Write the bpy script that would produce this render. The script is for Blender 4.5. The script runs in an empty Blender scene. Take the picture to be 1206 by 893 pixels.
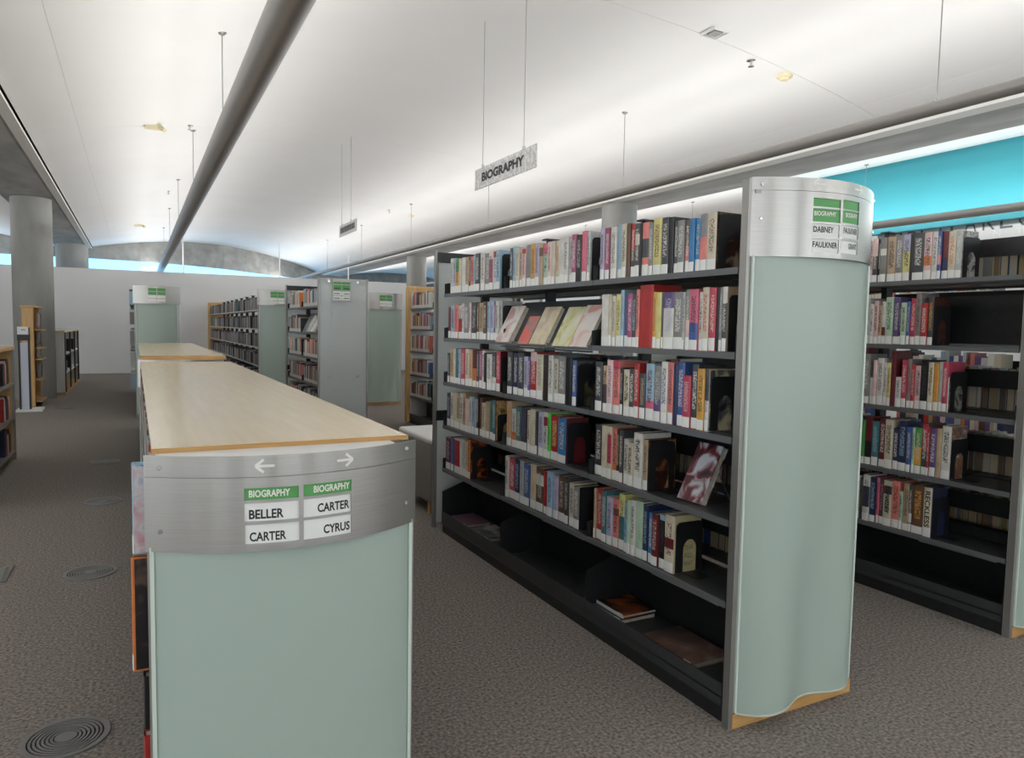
import bpy, math, random
from mathutils import Matrix, Vector
random.seed(7)
S = bpy.context.scene
COL = S.collection
PI = math.pi

# ---------------------------------------------------------------- camera
cam_d = bpy.data.cameras.new('camera')
cam_d.sensor_fit = 'HORIZONTAL'
cam_d.sensor_width = 36.0
cam_d.lens = 849.54 / 1206 * 36.0
cam_d.clip_start = 0.05
cam = bpy.data.objects.new('camera', cam_d)
COL.objects.link(cam)
_r = Vector((0.8868095, -0.4617992, 0.0176184))
_u = Vector((0.0164799, 0.0697005, 0.9974318))
_f = Vector((0.4618412, 0.8842417, -0.0694215))
cam.matrix_world = Matrix(((_r.x, _u.x, -_f.x, 0), (_r.y, _u.y, -_f.y, 0), (_r.z, _u.z, -_f.z, 1.54), (0, 0, 0, 1)))
S.camera = cam

# ---------------------------------------------------------------- world, lights, exposure
w = bpy.data.worlds.new('sky'); S.world = w; w.use_nodes = True
w.node_tree.nodes['Background'].inputs[0].default_value = (0.55, 0.78, 1.0, 1)
w.node_tree.nodes['Background'].inputs[1].default_value = 0.6
S.view_settings.view_transform = 'Standard'
S.view_settings.look = 'None'
S.view_settings.gamma = 1
S.view_settings.use_curve_mapping = False
S.view_settings.exposure = 0.50
try:
    S.cycles.max_bounces = 8; S.cycles.diffuse_bounces = 5; S.cycles.glossy_bounces = 4
    S.cycles.transmission_bounces = 6; S.cycles.caustics_reflective = False; S.cycles.caustics_refractive = False
    S.cycles.use_denoising = True
except Exception:
    pass

def uplight(name, x, z, power, y0=-6.0, y1=26.6, width=0.06, col=(1.0, 0.98, 0.955), tilt=0.0):
    l = bpy.data.lights.new(name, 'AREA'); l.shape = 'RECTANGLE'
    l.size = width; l.size_y = y1 - y0; l.energy = power; l.color = col
    o = bpy.data.objects.new(name, l); COL.objects.link(o)
    l.spread = math.radians(165)
    o.location = (x, (y0 + y1) / 2, z); o.rotation_euler = (PI, tilt, 0)
    return o
TUBES = [(0.78, 3.30, 0.107, 295), (5.58, 3.323, 0.055, 345), (10.25, 3.25, 0.062, 390), (-4.6, 3.30, 0.107, 320), (16.2, 3.3, .062, 180)]
for i, (tx, tz, tr, pw) in enumerate(TUBES):
    for a_ in (-1, 1):                                     # two rows of lamps, each thrown sideways over the vault
        uplight('lamp_strip', tx + a_ * tr * .18, tz + tr * .95, pw * .5, tilt=a_ * math.radians(60), y1=32.6 if i == 1 else 28.0 if i == 0 else 34.0, width=tr * .5)

# ---------------------------------------------------------------- materials
def mat(name, base=(0.5, 0.5, 0.5), rough=0.5, metal=0.0, **kw):
    m = bpy.data.materials.new(name); m.use_nodes = True
    b = m.node_tree.nodes['Principled BSDF']
    b.inputs['Base Color'].default_value = (*base, 1)
    b.inputs['Roughness'].default_value = rough
    b.inputs['Metallic'].default_value = metal
    for k, v in kw.items():
        b.inputs[k.replace('_', ' ')].default_value = v
    return m
def N(m, t, **kw):
    n = m.node_tree.nodes.new(t)
    for k, v in kw.items(): setattr(n, k, v)
    return n
def L(m, a, b): m.node_tree.links.new(a, b)
def P(m): return m.node_tree.nodes['Principled BSDF']
def srgb(r, g, b):
    f = lambda c: (c / 255 / 12.92) if c / 255 <= 0.04045 else ((c / 255 + 0.055) / 1.055) ** 2.4
    return (f(r), f(g), f(b))
def noisy(m, c0, c1, scale=(1, 1, 1), nscale=5.0, detail=4, lo=0.3, hi=0.7, bump=0.0, bscale=None, dist=0.002):
    tc = N(m, 'ShaderNodeTexCoord'); mp = N(m, 'ShaderNodeMapping'); mp.inputs['Scale'].default_value = scale
    L(m, tc.outputs['Object'], mp.inputs[0])
    nz = N(m, 'ShaderNodeTexNoise'); nz.inputs['Scale'].default_value = nscale; nz.inputs['Detail'].default_value = detail
    L(m, mp.outputs[0], nz.inputs['Vector'])
    cr = N(m, 'ShaderNodeValToRGB')
    cr.color_ramp.elements[0].position = lo; cr.color_ramp.elements[0].color = (*c0, 1)
    cr.color_ramp.elements[1].position = hi; cr.color_ramp.elements[1].color = (*c1, 1)
    L(m, nz.outputs[0], cr.inputs[0]); L(m, cr.outputs[0], P(m).inputs['Base Color'])
    if bump:
        n2 = nz
        if bscale:
            n2 = N(m, 'ShaderNodeTexNoise'); n2.inputs['Scale'].default_value = bscale; n2.inputs['Detail'].default_value = 3
            L(m, mp.outputs[0], n2.inputs['Vector'])
        bp = N(m, 'ShaderNodeBump'); bp.inputs['Strength'].default_value = bump; bp.inputs['Distance'].default_value = dist
        L(m, n2.outputs[0], bp.inputs['Height']); L(m, bp.outputs[0], P(m).inputs['Normal'])
    return m

M = {}
M['carpet'] = noisy(mat('carpet', rough=0.95), (0.080, 0.067, 0.057), (0.33, 0.288, 0.255), nscale=75, detail=9, lo=.30, hi=.70, bump=0.6, bscale=160, dist=0.004)
M['vault'] = noisy(mat('vault_white', rough=0.7), (0.83, 0.83, 0.82), (0.86, 0.86, 0.85), nscale=.8)
M['concrete'] = noisy(mat('concrete', rough=0.75), (0.25, 0.25, 0.235), (0.40, 0.40, 0.38), scale=(1, .35, 1), nscale=3.0, detail=9, bump=0.15, bscale=25)
M['column'] = noisy(mat('column_concrete', rough=0.7), (0.235, 0.235, 0.222), (0.335, 0.335, 0.32), scale=(1, 1, .3), nscale=3.0, detail=8, bump=0.12, bscale=25)
M['wall'] = noisy(mat('wall_paint', rough=0.8), (0.76, 0.77, 0.77), (0.78, 0.79, 0.79), nscale=2)
M['turq'] = noisy(mat('turquoise_paint', rough=0.6), (0.032, 0.27, 0.33), (0.036, 0.285, 0.345), nscale=1.5)
M['trim'] = mat('trim_white', (0.66, 0.65, 0.61), 0.6)
M['tube'] = mat('tube_grey', (0.34, 0.32, 0.30), 0.38, 0.3)
M['steel'] = noisy(mat('brushed_steel', rough=0.31, metal=1.0), (0.40, 0.385, 0.365), (0.45, 0.435, 0.41), scale=(1, 1, 60), nscale=6, detail=5, bump=0.012, dist=0.001)
P(M['steel']).inputs['Anisotropic'].default_value = 0.8; P(M['steel']).inputs['Anisotropic Rotation'].default_value = 0.25
M['post'] = mat('post_steel', (0.34, 0.33, 0.31), 0.42, 0.75)
M['black'] = noisy(mat('black_metal', rough=0.42), (0.010, 0.011, 0.012), (0.016, 0.017, 0.018), nscale=30)
M['shelf'] = noisy(mat('shelf_metal', rough=0.36), (0.034, 0.036, 0.038), (0.042, 0.045, 0.047), nscale=30)
M['lip'] = mat('shelf_lip', (0.115, 0.12, 0.124), 0.38)
M['grey_metal'] = mat('grey_metal', (0.30, 0.30, 0.29), 0.4, 0.6)
M['maple'] = noisy(mat('maple_veneer', rough=0.19), (0.58, 0.44, 0.245), (0.64, 0.50, 0.29), scale=(14, .9, 14), nscale=2.5, detail=6, lo=.25, hi=.75)
M['wood_edge'] = noisy(mat('wood_edge', rough=0.45), (0.44, 0.24, 0.075), (0.55, 0.32, 0.12), scale=(3, 3, 30), nscale=3)
M['wood'] = noisy(mat('honey_wood', rough=0.4), (0.55, 0.33, 0.12), (0.66, 0.42, 0.18), scale=(8, 8, 1), nscale=3, detail=6)
M['laminate'] = mat('white_laminate', (0.72, 0.73, 0.72), 0.4)
M['paper'] = noisy(mat('page_block', rough=0.9), (0.50, 0.45, 0.36), (0.68, 0.62, 0.52), scale=(20, 400, 20), nscale=2)
M['white'] = mat('label_white', (0.74, 0.74, 0.71), 0.5)
M['ink'] = mat('ink_black', (0.015, 0.015, 0.015), 0.6)
M['green'] = noisy(mat('sign_green', rough=0.45), (0.075, 0.30, 0.075), (0.085, 0.32, 0.085), nscale=3)
M['arrow'] = mat('arrow_white', (0.74, 0.72, 0.66), 0.5)
M['fabric'] = noisy(mat('taupe_fabric', rough=0.9), (0.22, 0.20, 0.175), (0.26, 0.24, 0.21), nscale=60, bump=.3)
M['vinyl'] = mat('white_vinyl', (0.70, 0.69, 0.66), 0.45)
M['panelblue'] = mat('pale_blue_panel', (0.50, 0.53, 0.60), 0.4)
M['ivory'] = mat('ivory_plastic', (0.74, 0.66, 0.42), 0.5)
M['chrome'] = mat('chrome', (0.55, 0.55, 0.55), 0.25, 1.0)
M['signmetal'] = noisy(mat('perforated_metal', rough=0.5, metal=0.2), (0.42, 0.42, 0.41), (0.60, 0.60, 0.58), nscale=25, lo=.42, hi=.6)
M['greytext'] = mat('grey_letters', (0.12, 0.15, 0.16), 0.5)
M['palewhite'] = mat('pale_letters', (0.80, 0.80, 0.80), 0.5)
M['ventgrey'] = mat('vent_grey', (0.17, 0.165, 0.16), 0.45, 0.2)
M['dark'] = mat('vent_dark', (0.012, 0.012, 0.013), 0.8)
M['white_paint'] = mat('white_paint', (0.70, 0.70, 0.68), 0.5)

def glassmat(name, col, trans, rough):                     # frosted glass: scattering sheet with a soft gloss
    m = bpy.data.materials.new(name); m.use_nodes = True; nt = m.node_tree
    out = nt.nodes['Material Output']; pb = nt.nodes['Principled BSDF']
    pb.inputs['Base Color'].default_value = (*col, 1); pb.inputs['Roughness'].default_value = rough
    tl = nt.nodes.new('ShaderNodeBsdfTranslucent'); tl.inputs[0].default_value = (*col, 1)
    mx = nt.nodes.new('ShaderNodeMixShader'); mx.inputs[0].default_value = trans
    nt.links.new(pb.outputs[0], mx.inputs[1]); nt.links.new(tl.outputs[0], mx.inputs[2])
    nt.links.new(mx.outputs[0], out.inputs[0])
    return m
M['glass_green'] = glassmat('frosted_green_glass', (0.49, 0.585, 0.52), 0.30, 0.30)
M['glass_edge'] = mat('glass_edge', (0.55, 0.62, 0.55), 0.3)
def frostmat():
    m = bpy.data.materials.new('frosted_clear_glass'); m.use_nodes = True; nt = m.node_tree
    out = nt.nodes['Material Output']; pb = nt.nodes['Principled BSDF']
    pb.inputs['Base Color'].default_value = (0.84, 0.88, 0.87, 1); pb.inputs['Roughness'].default_value = 0.4
    tl = nt.nodes.new('ShaderNodeBsdfTranslucent'); tl.inputs[0].default_value = (0.90, 0.93, 0.92, 1)
    rf = nt.nodes.new('ShaderNodeBsdfRefraction'); rf.inputs['Roughness'].default_value = 0.30; rf.inputs['IOR'].default_value = 1.25
    rf.inputs[0].default_value = (0.95, 0.98, 0.97, 1)
    m1 = nt.nodes.new('ShaderNodeMixShader'); m1.inputs[0].default_value = 0.42
    m2 = nt.nodes.new('ShaderNodeMixShader'); m2.inputs[0].default_value = 0.2
    nt.links.new(pb.outputs[0], m1.inputs[1]); nt.links.new(tl.outputs[0], m1.inputs[2])
    nt.links.new(m1.outputs[0], m2.inputs[1]); nt.links.new(rf.outputs[0], m2.inputs[2])
    nt.links.new(m2.outputs[0], out.inputs[0])
    return m
M['frost'] = frostmat()
m = mat('clerestory_glass', (0.1, 0.3, 0.5), 0.2)
P(m).inputs['Emission Color'].default_value = (0.30, 0.64, 0.96, 1); P(m).inputs['Emission Strength'].default_value = 1.3
M['skyglass'] = m

m = mat('added_fill_glass', (0.3, 0.35, 0.4), 0.2)  # glow for the added panes out of view that brighten the room
P(m).inputs['Emission Color'].default_value = (0.90, 0.96, 1.0, 1); P(m).inputs['Emission Strength'].default_value = 2.9
M['fill_glass'] = m

def bookmat():                                            # printed covers: per-face colour + blurred lettering along the spine
    m = mat('book_cover', rough=0.38)
    ca = N(m, 'ShaderNodeAttribute'); ca.attribute_name = 'Col'
    ta = N(m, 'ShaderNodeAttribute'); ta.attribute_name = 'Tit'
    uv = N(m, 'ShaderNodeUVMap'); uv.uv_map = 'UVMap'
    oi = N(m, 'ShaderNodeObjectInfo')
    mul = N(m, 'ShaderNodeMath', operation='MULTIPLY'); mul.inputs[1].default_value = 97.0
    L(m, oi.outputs['Random'], mul.inputs[0])
    cmb = N(m, 'ShaderNodeCombineXYZ'); L(m, mul.outputs[0], cmb.inputs[2])
    mp = N(m, 'ShaderNodeMapping'); mp.inputs['Scale'].default_value = (5.5, 58, 1)
    L(m, uv.outputs[0], mp.inputs[0]); L(m, cmb.outputs[0], mp.inputs['Location'])
    nz = N(m, 'ShaderNodeTexNoise'); nz.inputs['Scale'].default_value = 1.0; nz.inputs['Detail'].default_value = 1.5
    L(m, mp.outputs[0], nz.inputs['Vector'])
    gt = N(m, 'ShaderNodeMath', operation='GREATER_THAN'); gt.inputs[1].default_value = 0.50
    L(m, nz.outputs[0], gt.inputs[0])
    sx = N(m, 'ShaderNodeSeparateXYZ'); L(m, uv.outputs[0], sx.inputs[0])
    def cmpn(sock, val, w_):
        c_ = N(m, 'ShaderNodeMath', operation='COMPARE'); c_.inputs[1].default_value = val; c_.inputs[2].default_value = w_; L(m, sock, c_.inputs[0]); return c_
    cu_, cv_ = cmpn(sx.outputs[0], .5, .27), cmpn(sx.outputs[1], .6, .29)
    k1 = N(m, 'ShaderNodeMath', operation='MULTIPLY'); L(m, cu_.outputs[0], k1.inputs[0]); L(m, cv_.outputs[0], k1.inputs[1])
    k0 = N(m, 'ShaderNodeMath', operation='MULTIPLY'); L(m, gt.outputs[0], k0.inputs[0]); L(m, k1.outputs[0], k0.inputs[1])
    k = N(m, 'ShaderNodeMath', operation='MULTIPLY'); L(m, k0.outputs[0], k.inputs[0]); L(m, ta.outputs['Alpha'], k.inputs[1])
    # soft mottling of the printed ink
    tc = N(m, 'ShaderNodeTexCoord'); n2 = N(m, 'ShaderNodeTexNoise'); n2.inputs['Scale'].default_value = 16; n2.inputs['Detail'].default_value = 3
    ad = N(m, 'ShaderNodeVectorMath', operation='ADD'); L(m, tc.outputs['Object'], ad.inputs[0]); L(m, cmb.outputs[0], ad.inputs[1]); L(m, ad.outputs[0], n2.inputs['Vector'])
    mr = N(m, 'ShaderNodeMapRange'); mr.inputs[1].default_value = .3; mr.inputs[2].default_value = .7; mr.inputs[3].default_value = .84; mr.inputs[4].default_value = 1.14
    L(m, n2.outputs[0], mr.inputs[0])
    mm = N(m, 'ShaderNodeVectorMath', operation='SCALE'); L(m, ca.outputs['Color'], mm.inputs[0]); L(m, mr.outputs[0], mm.inputs['Scale'])
    mx = N(m, 'ShaderNodeMix', data_type='RGBA')
    L(m, k.outputs[0], mx.inputs['Factor']); L(m, mm.outputs[0], mx.inputs[6]); L(m, ta.outputs['Color'], mx.inputs[7])
    L(m, mx.outputs[2], P(m).inputs['Base Color'])
    return m
M['book'] = bookmat()
def artmat(name, c0, c1, c2, scale, seed):
    m = mat(name, rough=0.3)
    tc = N(m, 'ShaderNodeTexCoord'); mp = N(m, 'ShaderNodeMapping'); mp.inputs['Location'].default_value = (seed, seed * 2, seed * 3)
    mp.inputs['Scale'].default_value = (scale, scale, scale)
    L(m, tc.outputs['Object'], mp.inputs[0])
    nz = N(m, 'ShaderNodeTexNoise'); nz.inputs['Scale'].default_value = 1; nz.inputs['Detail'].default_value = 2.5; nz.inputs['Distortion'].default_value = .8
    L(m, mp.outputs[0], nz.inputs['Vector'])
    cr = N(m, 'ShaderNodeValToRGB'); e = cr.color_ramp.elements
    e[0].position = .36; e[0].color = (*c0, 1); e[1].position = .64; e[1].color = (*c2, 1)
    x = e.new(.5); x.color = (*c1, 1)
    L(m, nz.outputs[0], cr.inputs[0]); L(m, cr.outputs[0], P(m).inputs['Base Color'])
    return m

# ---------------------------------------------------------------- helpers
ORG = {}
class MB:
    def __init__(s): s.v = []; s.f = []; s.sm = []
    def add(s, vs, fs, smooth=False):
        b = len(s.v); s.v += [tuple(v) for v in vs]
        for f in fs: s.f.append(tuple(b + i for i in f)); s.sm.append(smooth)
        return s
    def box(s, x0, x1, y0, y1, z0, z1):
        return s.add([(x0, y0, z0), (x1, y0, z0), (x1, y1, z0), (x0, y1, z0), (x0, y0, z1), (x1, y0, z1), (x1, y1, z1), (x0, y1, z1)],
                     [(0, 3, 2, 1), (4, 5, 6, 7), (0, 1, 5, 4), (1, 2, 6, 5), (2, 3, 7, 6), (3, 0, 4, 7)])
    def cyl(s, a, b, r, n=12, r2=None, smooth=True):
        a = Vector(a); b = Vector(b); d = (b - a).normalized(); r2 = r if r2 is None else r2
        p = d.orthogonal().normalized(); q = d.cross(p)
        vs = [a + (p * math.cos(t) + q * math.sin(t)) * r for t in [2 * PI * i / n for i in range(n)]]
        vs += [b + (p * math.cos(t) + q * math.sin(t)) * r2 for t in [2 * PI * i / n for i in range(n)]]
        s.add(vs, [(i, (i + 1) % n, n + (i + 1) % n, n + i) for i in range(n)], smooth)
        s.add(vs, [tuple(range(n))[::-1], tuple(range(n, 2 * n))])
        return s
    def prism(s, pts, axis, a, b, smooth=False):            # extrude a polygon along an axis; pts are the two other coords in xyz order
        def mk(p, t):
            q = list(p); q.insert('xyz'.index(axis), t); return q
        n = len(pts)
        vs = [mk(p, a) for p in pts] + [mk(p, b) for p in pts]
        s.add(vs, [(i, (i + 1) % n, n + (i + 1) % n, n + i) for i in range(n)], smooth)
        s.add(vs, [tuple(range(n))[::-1], tuple(range(n, 2 * n))])
        return s
    def strip(s, prof, z0, z1, th, smooth=True):            # a sheet following an XY polyline, with thickness in +Y
        n = len(prof)
        vs = [(x, y, z0) for x, y in prof] + [(x, y, z1) for x, y in prof] + [(x, y + th, z0) for x, y in prof] + [(x, y + th, z1) for x, y in prof]
        s.add(vs, [(i, i + 1, n + i + 1, n + i) for i in range(n - 1)], smooth)
        s.add(vs, [(2 * n + i + 1, 2 * n + i, 3 * n + i, 3 * n + i + 1) for i in range(n - 1)], smooth)
        s.add(vs, [(i + 1, i, 2 * n + i, 2 * n + i + 1) for i in range(n - 1)] + [(n + i, n + i + 1, 3 * n + i + 1, 3 * n + i) for i in range(n - 1)] +
              [(0, n, 3 * n, 2 * n), (2 * n - 1, n - 1, 3 * n - 1, 4 * n - 1)])
        return s
    def ring(s, c, r0, r1, z0, z1, n=32):
        vs = []
        for r, z in ((r0, z0), (r1, z0), (r1, z1), (r0, z1)):
            vs += [(c[0] + r * math.cos(2 * PI * i / n), c[1] + r * math.sin(2 * PI * i / n), z) for i in range(n)]
        fs = []
        for k in range(4):
            for i in range(n):
                j = (i + 1) % n; a = k * n; b = ((k + 1) % 4) * n
                fs.append((a + i, a + j, b + j, b + i))
        return s.add(vs, fs)
    def mesh(s, name, mt, o=(0, 0, 0)):
        me = bpy.data.meshes.new(name)
        me.from_pydata([(v[0] - o[0], v[1] - o[1], v[2] - o[2]) for v in s.v], [], s.f)
        me.polygons.foreach_set('use_smooth', s.sm)
        if mt: me.materials.append(M[mt] if isinstance(mt, str) else mt)
        me.update(); return me
    def build(s, name, mt, parent=None, loc=None, bevel=0, label=None):
        o = ORG[parent.name] if parent else (loc or (0, 0, 0))
        ob = bpy.data.objects.new(name, s.mesh(name, mt, o)); COL.objects.link(ob)
        if parent: ob.parent = parent
        else: ob.location = o
        ORG[ob.name] = o
        if bevel:
            b = ob.modifiers.new('bevel', 'BEVEL'); b.width = bevel; b.segments = 3; b.limit_method = 'ANGLE'
        if label: ob['label'] = label
        return ob
def thing(name, label, cat, loc, group=None):
    o = bpy.data.objects.new(name, None); COL.objects.link(o); o.location = loc; ORG[o.name] = tuple(loc)
    o.empty_display_size = 0.05
    return tag(o, label, cat, group)
def tag(o, label, cat, group=None):
    o['label'] = label; o['category'] = cat
    if group: o['group'] = group
    return o
def struct(o, label=None):
    o['kind'] = 'structure'
    if label: o['label'] = label
    return o
def box(name, mt, x0, x1, y0, y1, z0, z1, parent=None, loc=None, bevel=0, label=None):
    return MB().box(x0, x1, y0, y1, z0, z1).build(name, mt, parent, loc, bevel, label)

_txt = {}
def text_geo(string, size, offset=0.0, spacing=1.0):
    key = (string, size, offset, spacing)
    if key in _txt: return _txt[key]
    cu = bpy.data.curves.new('lettering_source', 'FONT'); cu.body = string; cu.size = size; cu.offset = offset; cu.space_character = spacing; cu.resolution_u = 3
    ob = bpy.data.objects.new('lettering_source', cu); COL.objects.link(ob)
    bpy.context.view_layer.update()
    ev = ob.evaluated_get(bpy.context.evaluated_depsgraph_get()); me = ev.to_mesh()
    vs = [(v.co.x, v.co.y) for v in me.vertices]; fs = [tuple(p.vertices) for p in me.polygons]
    ev.to_mesh_clear(); bpy.data.objects.remove(ob); bpy.data.curves.remove(cu)
    x0 = min(v[0] for v in vs); x1 = max(v[0] for v in vs); y0 = min(v[1] for v in vs); y1 = max(v[1] for v in vs)
    r = ([((x - x0), (y - y0)) for x, y in vs], fs, x1 - x0, y1 - y0)
    _txt[key] = r; return r
def lettering(name, string, mt, parent, fn, width, height, bold=0.0):
    """fn(a, b) maps text-space (0..width, 0..height) to a world point"""
    vs, fs, W, Hh = text_geo(string, 1.0, bold)
    mb = MB().add([fn(x / W * width, y / Hh * height) for x, y in vs], fs)
    return mb.build(name, mt, parent)

# ================================================================ SETTING
box('floor', 'carpet', -11, 18, -6.5, 42, -0.06, 0)
struct(bpy.data.objects['floor'], 'brown grey loop pile carpet')
def vz(x, c=3.2): return 4.46 - 0.0257 * (x - c) ** 2
SEAMS = [-6.5, -0.3, 5.5, 11.3, 17.0, 22.6, 28.3, 36.0]
ceiling = bpy.data.objects.new('ceiling', None); COL.objects.link(ceiling); ORG['ceiling'] = (0, 0, 0)
struct(ceiling, 'white barrel vaulted ceiling panels between concrete beams')
def vault(c, xs, seams):
    for a, b in zip(xs[:-1], xs[1:]):
        for y0, y1 in zip(seams[:-1], seams[1:]):
            n = max(2, int((b - a) / 0.35)); g = 0.003
            gx = .0012; X = [a + gx + (b - a - 2 * gx) * i / n for i in range(n + 1)]
            v = []
            for y in (y0 + g, y1 - g):
                v += [(x, y, vz(x, c)) for x in X] + [(x, y, vz(x, c) + 0.03) for x in X]
            k = n + 1; f = []; 
            mb = MB()
            mb.add(v, [(i, i + 1, 2 * k + i + 1, 2 * k + i) for i in range(n)], True)
            mb.add(v, [(k + i + 1, k + i, 3 * k + i, 3 * k + i + 1) for i in range(n)], True)
            mb.add(v, [(i + 1, i, k + i, k + i + 1) for i in range(n)] + [(2 * k + i, 2 * k + i + 1, 3 * k + i + 1, 3 * k + i) for i in range(n)] + [(0, 2 * k, 3 * k, k), (2 * k + n, n, k + n, 3 * k + n)])
            mb.build('ceiling_panel', 'vault', ceiling)
vault(3.2, [-1.195, -0.62, 7.15, 7.71], SEAMS)
vault(13.3, [8.80, 9.5, 18.0], [-6.5, 5.5, 17.0, 28.3, 42.0])
vault(-6.9, [-11.0, -2.6, -2.22], [-6.5, 5.5, 17.0, 28.3])
box('ceiling', 'wall', -11.2, 18.2, -6.6, 42.2, 4.62, 4.7); struct(bpy.data.objects['ceiling.001'], 'slab above the vaults')
# beams
def beam(n, x0, x1, y1, edge):
    b = struct(box(f'trim_{n}', 'concrete', x0, x1, -6.5, y1, 3.9, 4.6), 'grey concrete ceiling beam')
    if edge > 0:
        MB().box(x1 - 0.002, x1 + 0.125, -6.5, y1, 3.89, 3.925).build('edge_strip', 'trim', b, label='white edge strip')
    else:
        MB().box(x0 - 0.215, x0 + 0.002, -6.5, y1, 3.89, 3.925).build('edge_strip', 'trim', b, label='white edge strip')
beam(1, -2.2, -1.33, 27.3, 1)
beam(2, 7.93, 8.78, 34.5, -1)
# end wall with the clerestory under it
pts = [(-11, 27.3), (-1.5, 27.3), (0.2, 27.6), (1.6, 28.2), (3.0, 29.2), (5.0, 31.3), (7.6, 34.2), (12, 38), (18, 41)]
mb = MB()
for (xa, ya), (xb, yb) in zip(pts[:-1], pts[1:]):
    mb.add([(xa, ya, 3.6), (xb, yb, 3.6), (xb, yb, 4.62), (xa, ya, 4.62), (xa, ya + .3, 3.6), (xb, yb + .3, 3.6), (xb, yb + .3, 4.62), (xa, ya + .3, 4.62)],
           [(0, 1, 2, 3), (5, 4, 7, 6), (1, 0, 4, 5)])
struct(mb.build('wall_far', 'concrete'), 'grey concrete arch wall above the clerestory')
win = bpy.data.objects.new('window_1', None); COL.objects.link(win); ORG['window_1'] = (0, 0, 0); struct(win, 'blue lit clerestory strip along the far wall')
for i, ((xa, ya), (xb, yb)) in enumerate(zip(pts[:-1], pts[1:])):
    MB().add([(xa, ya + .22, 2.2), (xb, yb + .22, 2.2), (xb, yb + .22, 3.6), (xa, ya + .22, 3.6), (xa, ya + .24, 2.2), (xb, yb + .24, 2.2), (xb, yb + .24, 3.6), (xa, ya + .24, 3.6)],
             [(0, 1, 2, 3), (5, 4, 7, 6)]).build('pane', 'skyglass', win)
mb = MB()
for (xa, ya), (xb, yb) in zip(pts[:-1], pts[1:]):
    mb.add([(xa, ya + .2, 0), (xb, yb + .2, 0), (xb, yb + .2, 2.2), (xa, ya + .2, 2.2)], [(0, 1, 2, 3)])
struct(mb.build('wall_far_base', 'wall'), 'white wall under the clerestory')
struct(box('wall_back', 'wall', -11, 8.6, 24.65, 24.8, 0, 3.09), 'white partition wall behind the bookcases')
struct(box('baseboard_back', 'wall', -11, 8.6, 24.63, 24.65, 0, 0.09), 'pale baseboard')
wl_ = MB().box(-11.15, -11, -6.5, 30, 0, .7).box(-11.15, -11, -6.5, 30, 3.2, 4.62).box(-11.15, -11, 9.5, 30, .7, 3.2)
for y in (-6.5, -3.3, -.1, 3.1, 6.3): wl_.box(-11.15, -11, y, y + .4, .7, 3.2)
struct(wl_.build('wall_left', 'wall'), 'far left wall out of view with added glowing panes')
for i, y in enumerate((-6.1, -2.9, .3, 3.5, 6.7)):  # added emissive panes, never in view, lighting the left-facing shelves
    fill_win = struct(box(f'window_{i + 12}', 'fill_glass', -11.1, -11.08, y, y + 2.8, .7, 3.2))
    for q_ in (.9, 1.85): MB().box(-11.06, -11.01, y + q_, y + q_ + .07, .7, 3.2).build('mullion', 'post', fill_win)
wf = MB().box(-11, 18, -6.65, -6.5, 0, .9).box(-11, 18, -6.65, -6.5, 3.3, 4.62)
for x in (-11, -7.6, -4.2, -.8, 2.6, 6.0, 9.4, 12.8, 17.2): wf.box(x, x + .8, -6.65, -6.5, .9, 3.3)
struct(wf.build('wall_front', 'wall'), 'wall behind the camera with added glowing panes')
for i, x in enumerate((-10.2, -6.8, -3.4, 0, 3.4, 6.8, 10.2, 13.6)):  # emissive panes added behind the camera as fill for the near ends
    fill_win = struct(box(f'window_{i + 2}', 'fill_glass', x, x + 2.6 + (.8 if i == 7 else 0), -6.60, -6.58, .9, 3.3))
    for q_ in (.8, 1.7): MB().box(x + q_, x + q_ + .07, -6.56, -6.51, .9, 3.3).build('mullion', 'post', fill_win)
    MB().box(x, x + 2.6, -6.56, -6.51, 2.4, 2.47).build('transom', 'post', fill_win)
struct(box('wall_right', 'wall', 18, 18.15, -6.5, 42, 0, 4.62))
# turquoise fascia and the lettered wall under it
struct(box('wall_turquoise', 'turq', 10.8, 10.95, -4, 10.25, 3.19, 4.36), 'turquoise upper wall')
wl = struct(box('wall_lettered', 'laminate', 11.02, 11.15, -4, 8.0, 0, 3.7), 'white wall band with grey lettering under the turquoise wall')
for ch, y in zip('SALT LAKE CITY', [7.64, 7.40, 7.16, 6.93, None, 6.69, 6.48, 6.22, 5.98, None, 5.74, 5.55, 5.4, 5.2]):
    if y is None: continue
    wd = 0.05 if ch == 'I' else 0.17
    lettering('letter', ch, 'greytext', wl, lambda a, b, y=y, wd=wd: (11.012, y + wd / 2 - a, 3.095 + b), wd, 0.28, -0.008)
for ch, y in zip('CENTER', [6.8, 6.58, 6.36, 6.10, 5.78, 5.56]) if False else zip('NT', [6.10, 5.80]):
    lettering('letter', ch, 'palewhite', wl, lambda a, b, y=y: (11.012, y + .05 - a, 2.985 + b), 0.10, 0.10, 0.01)

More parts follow.
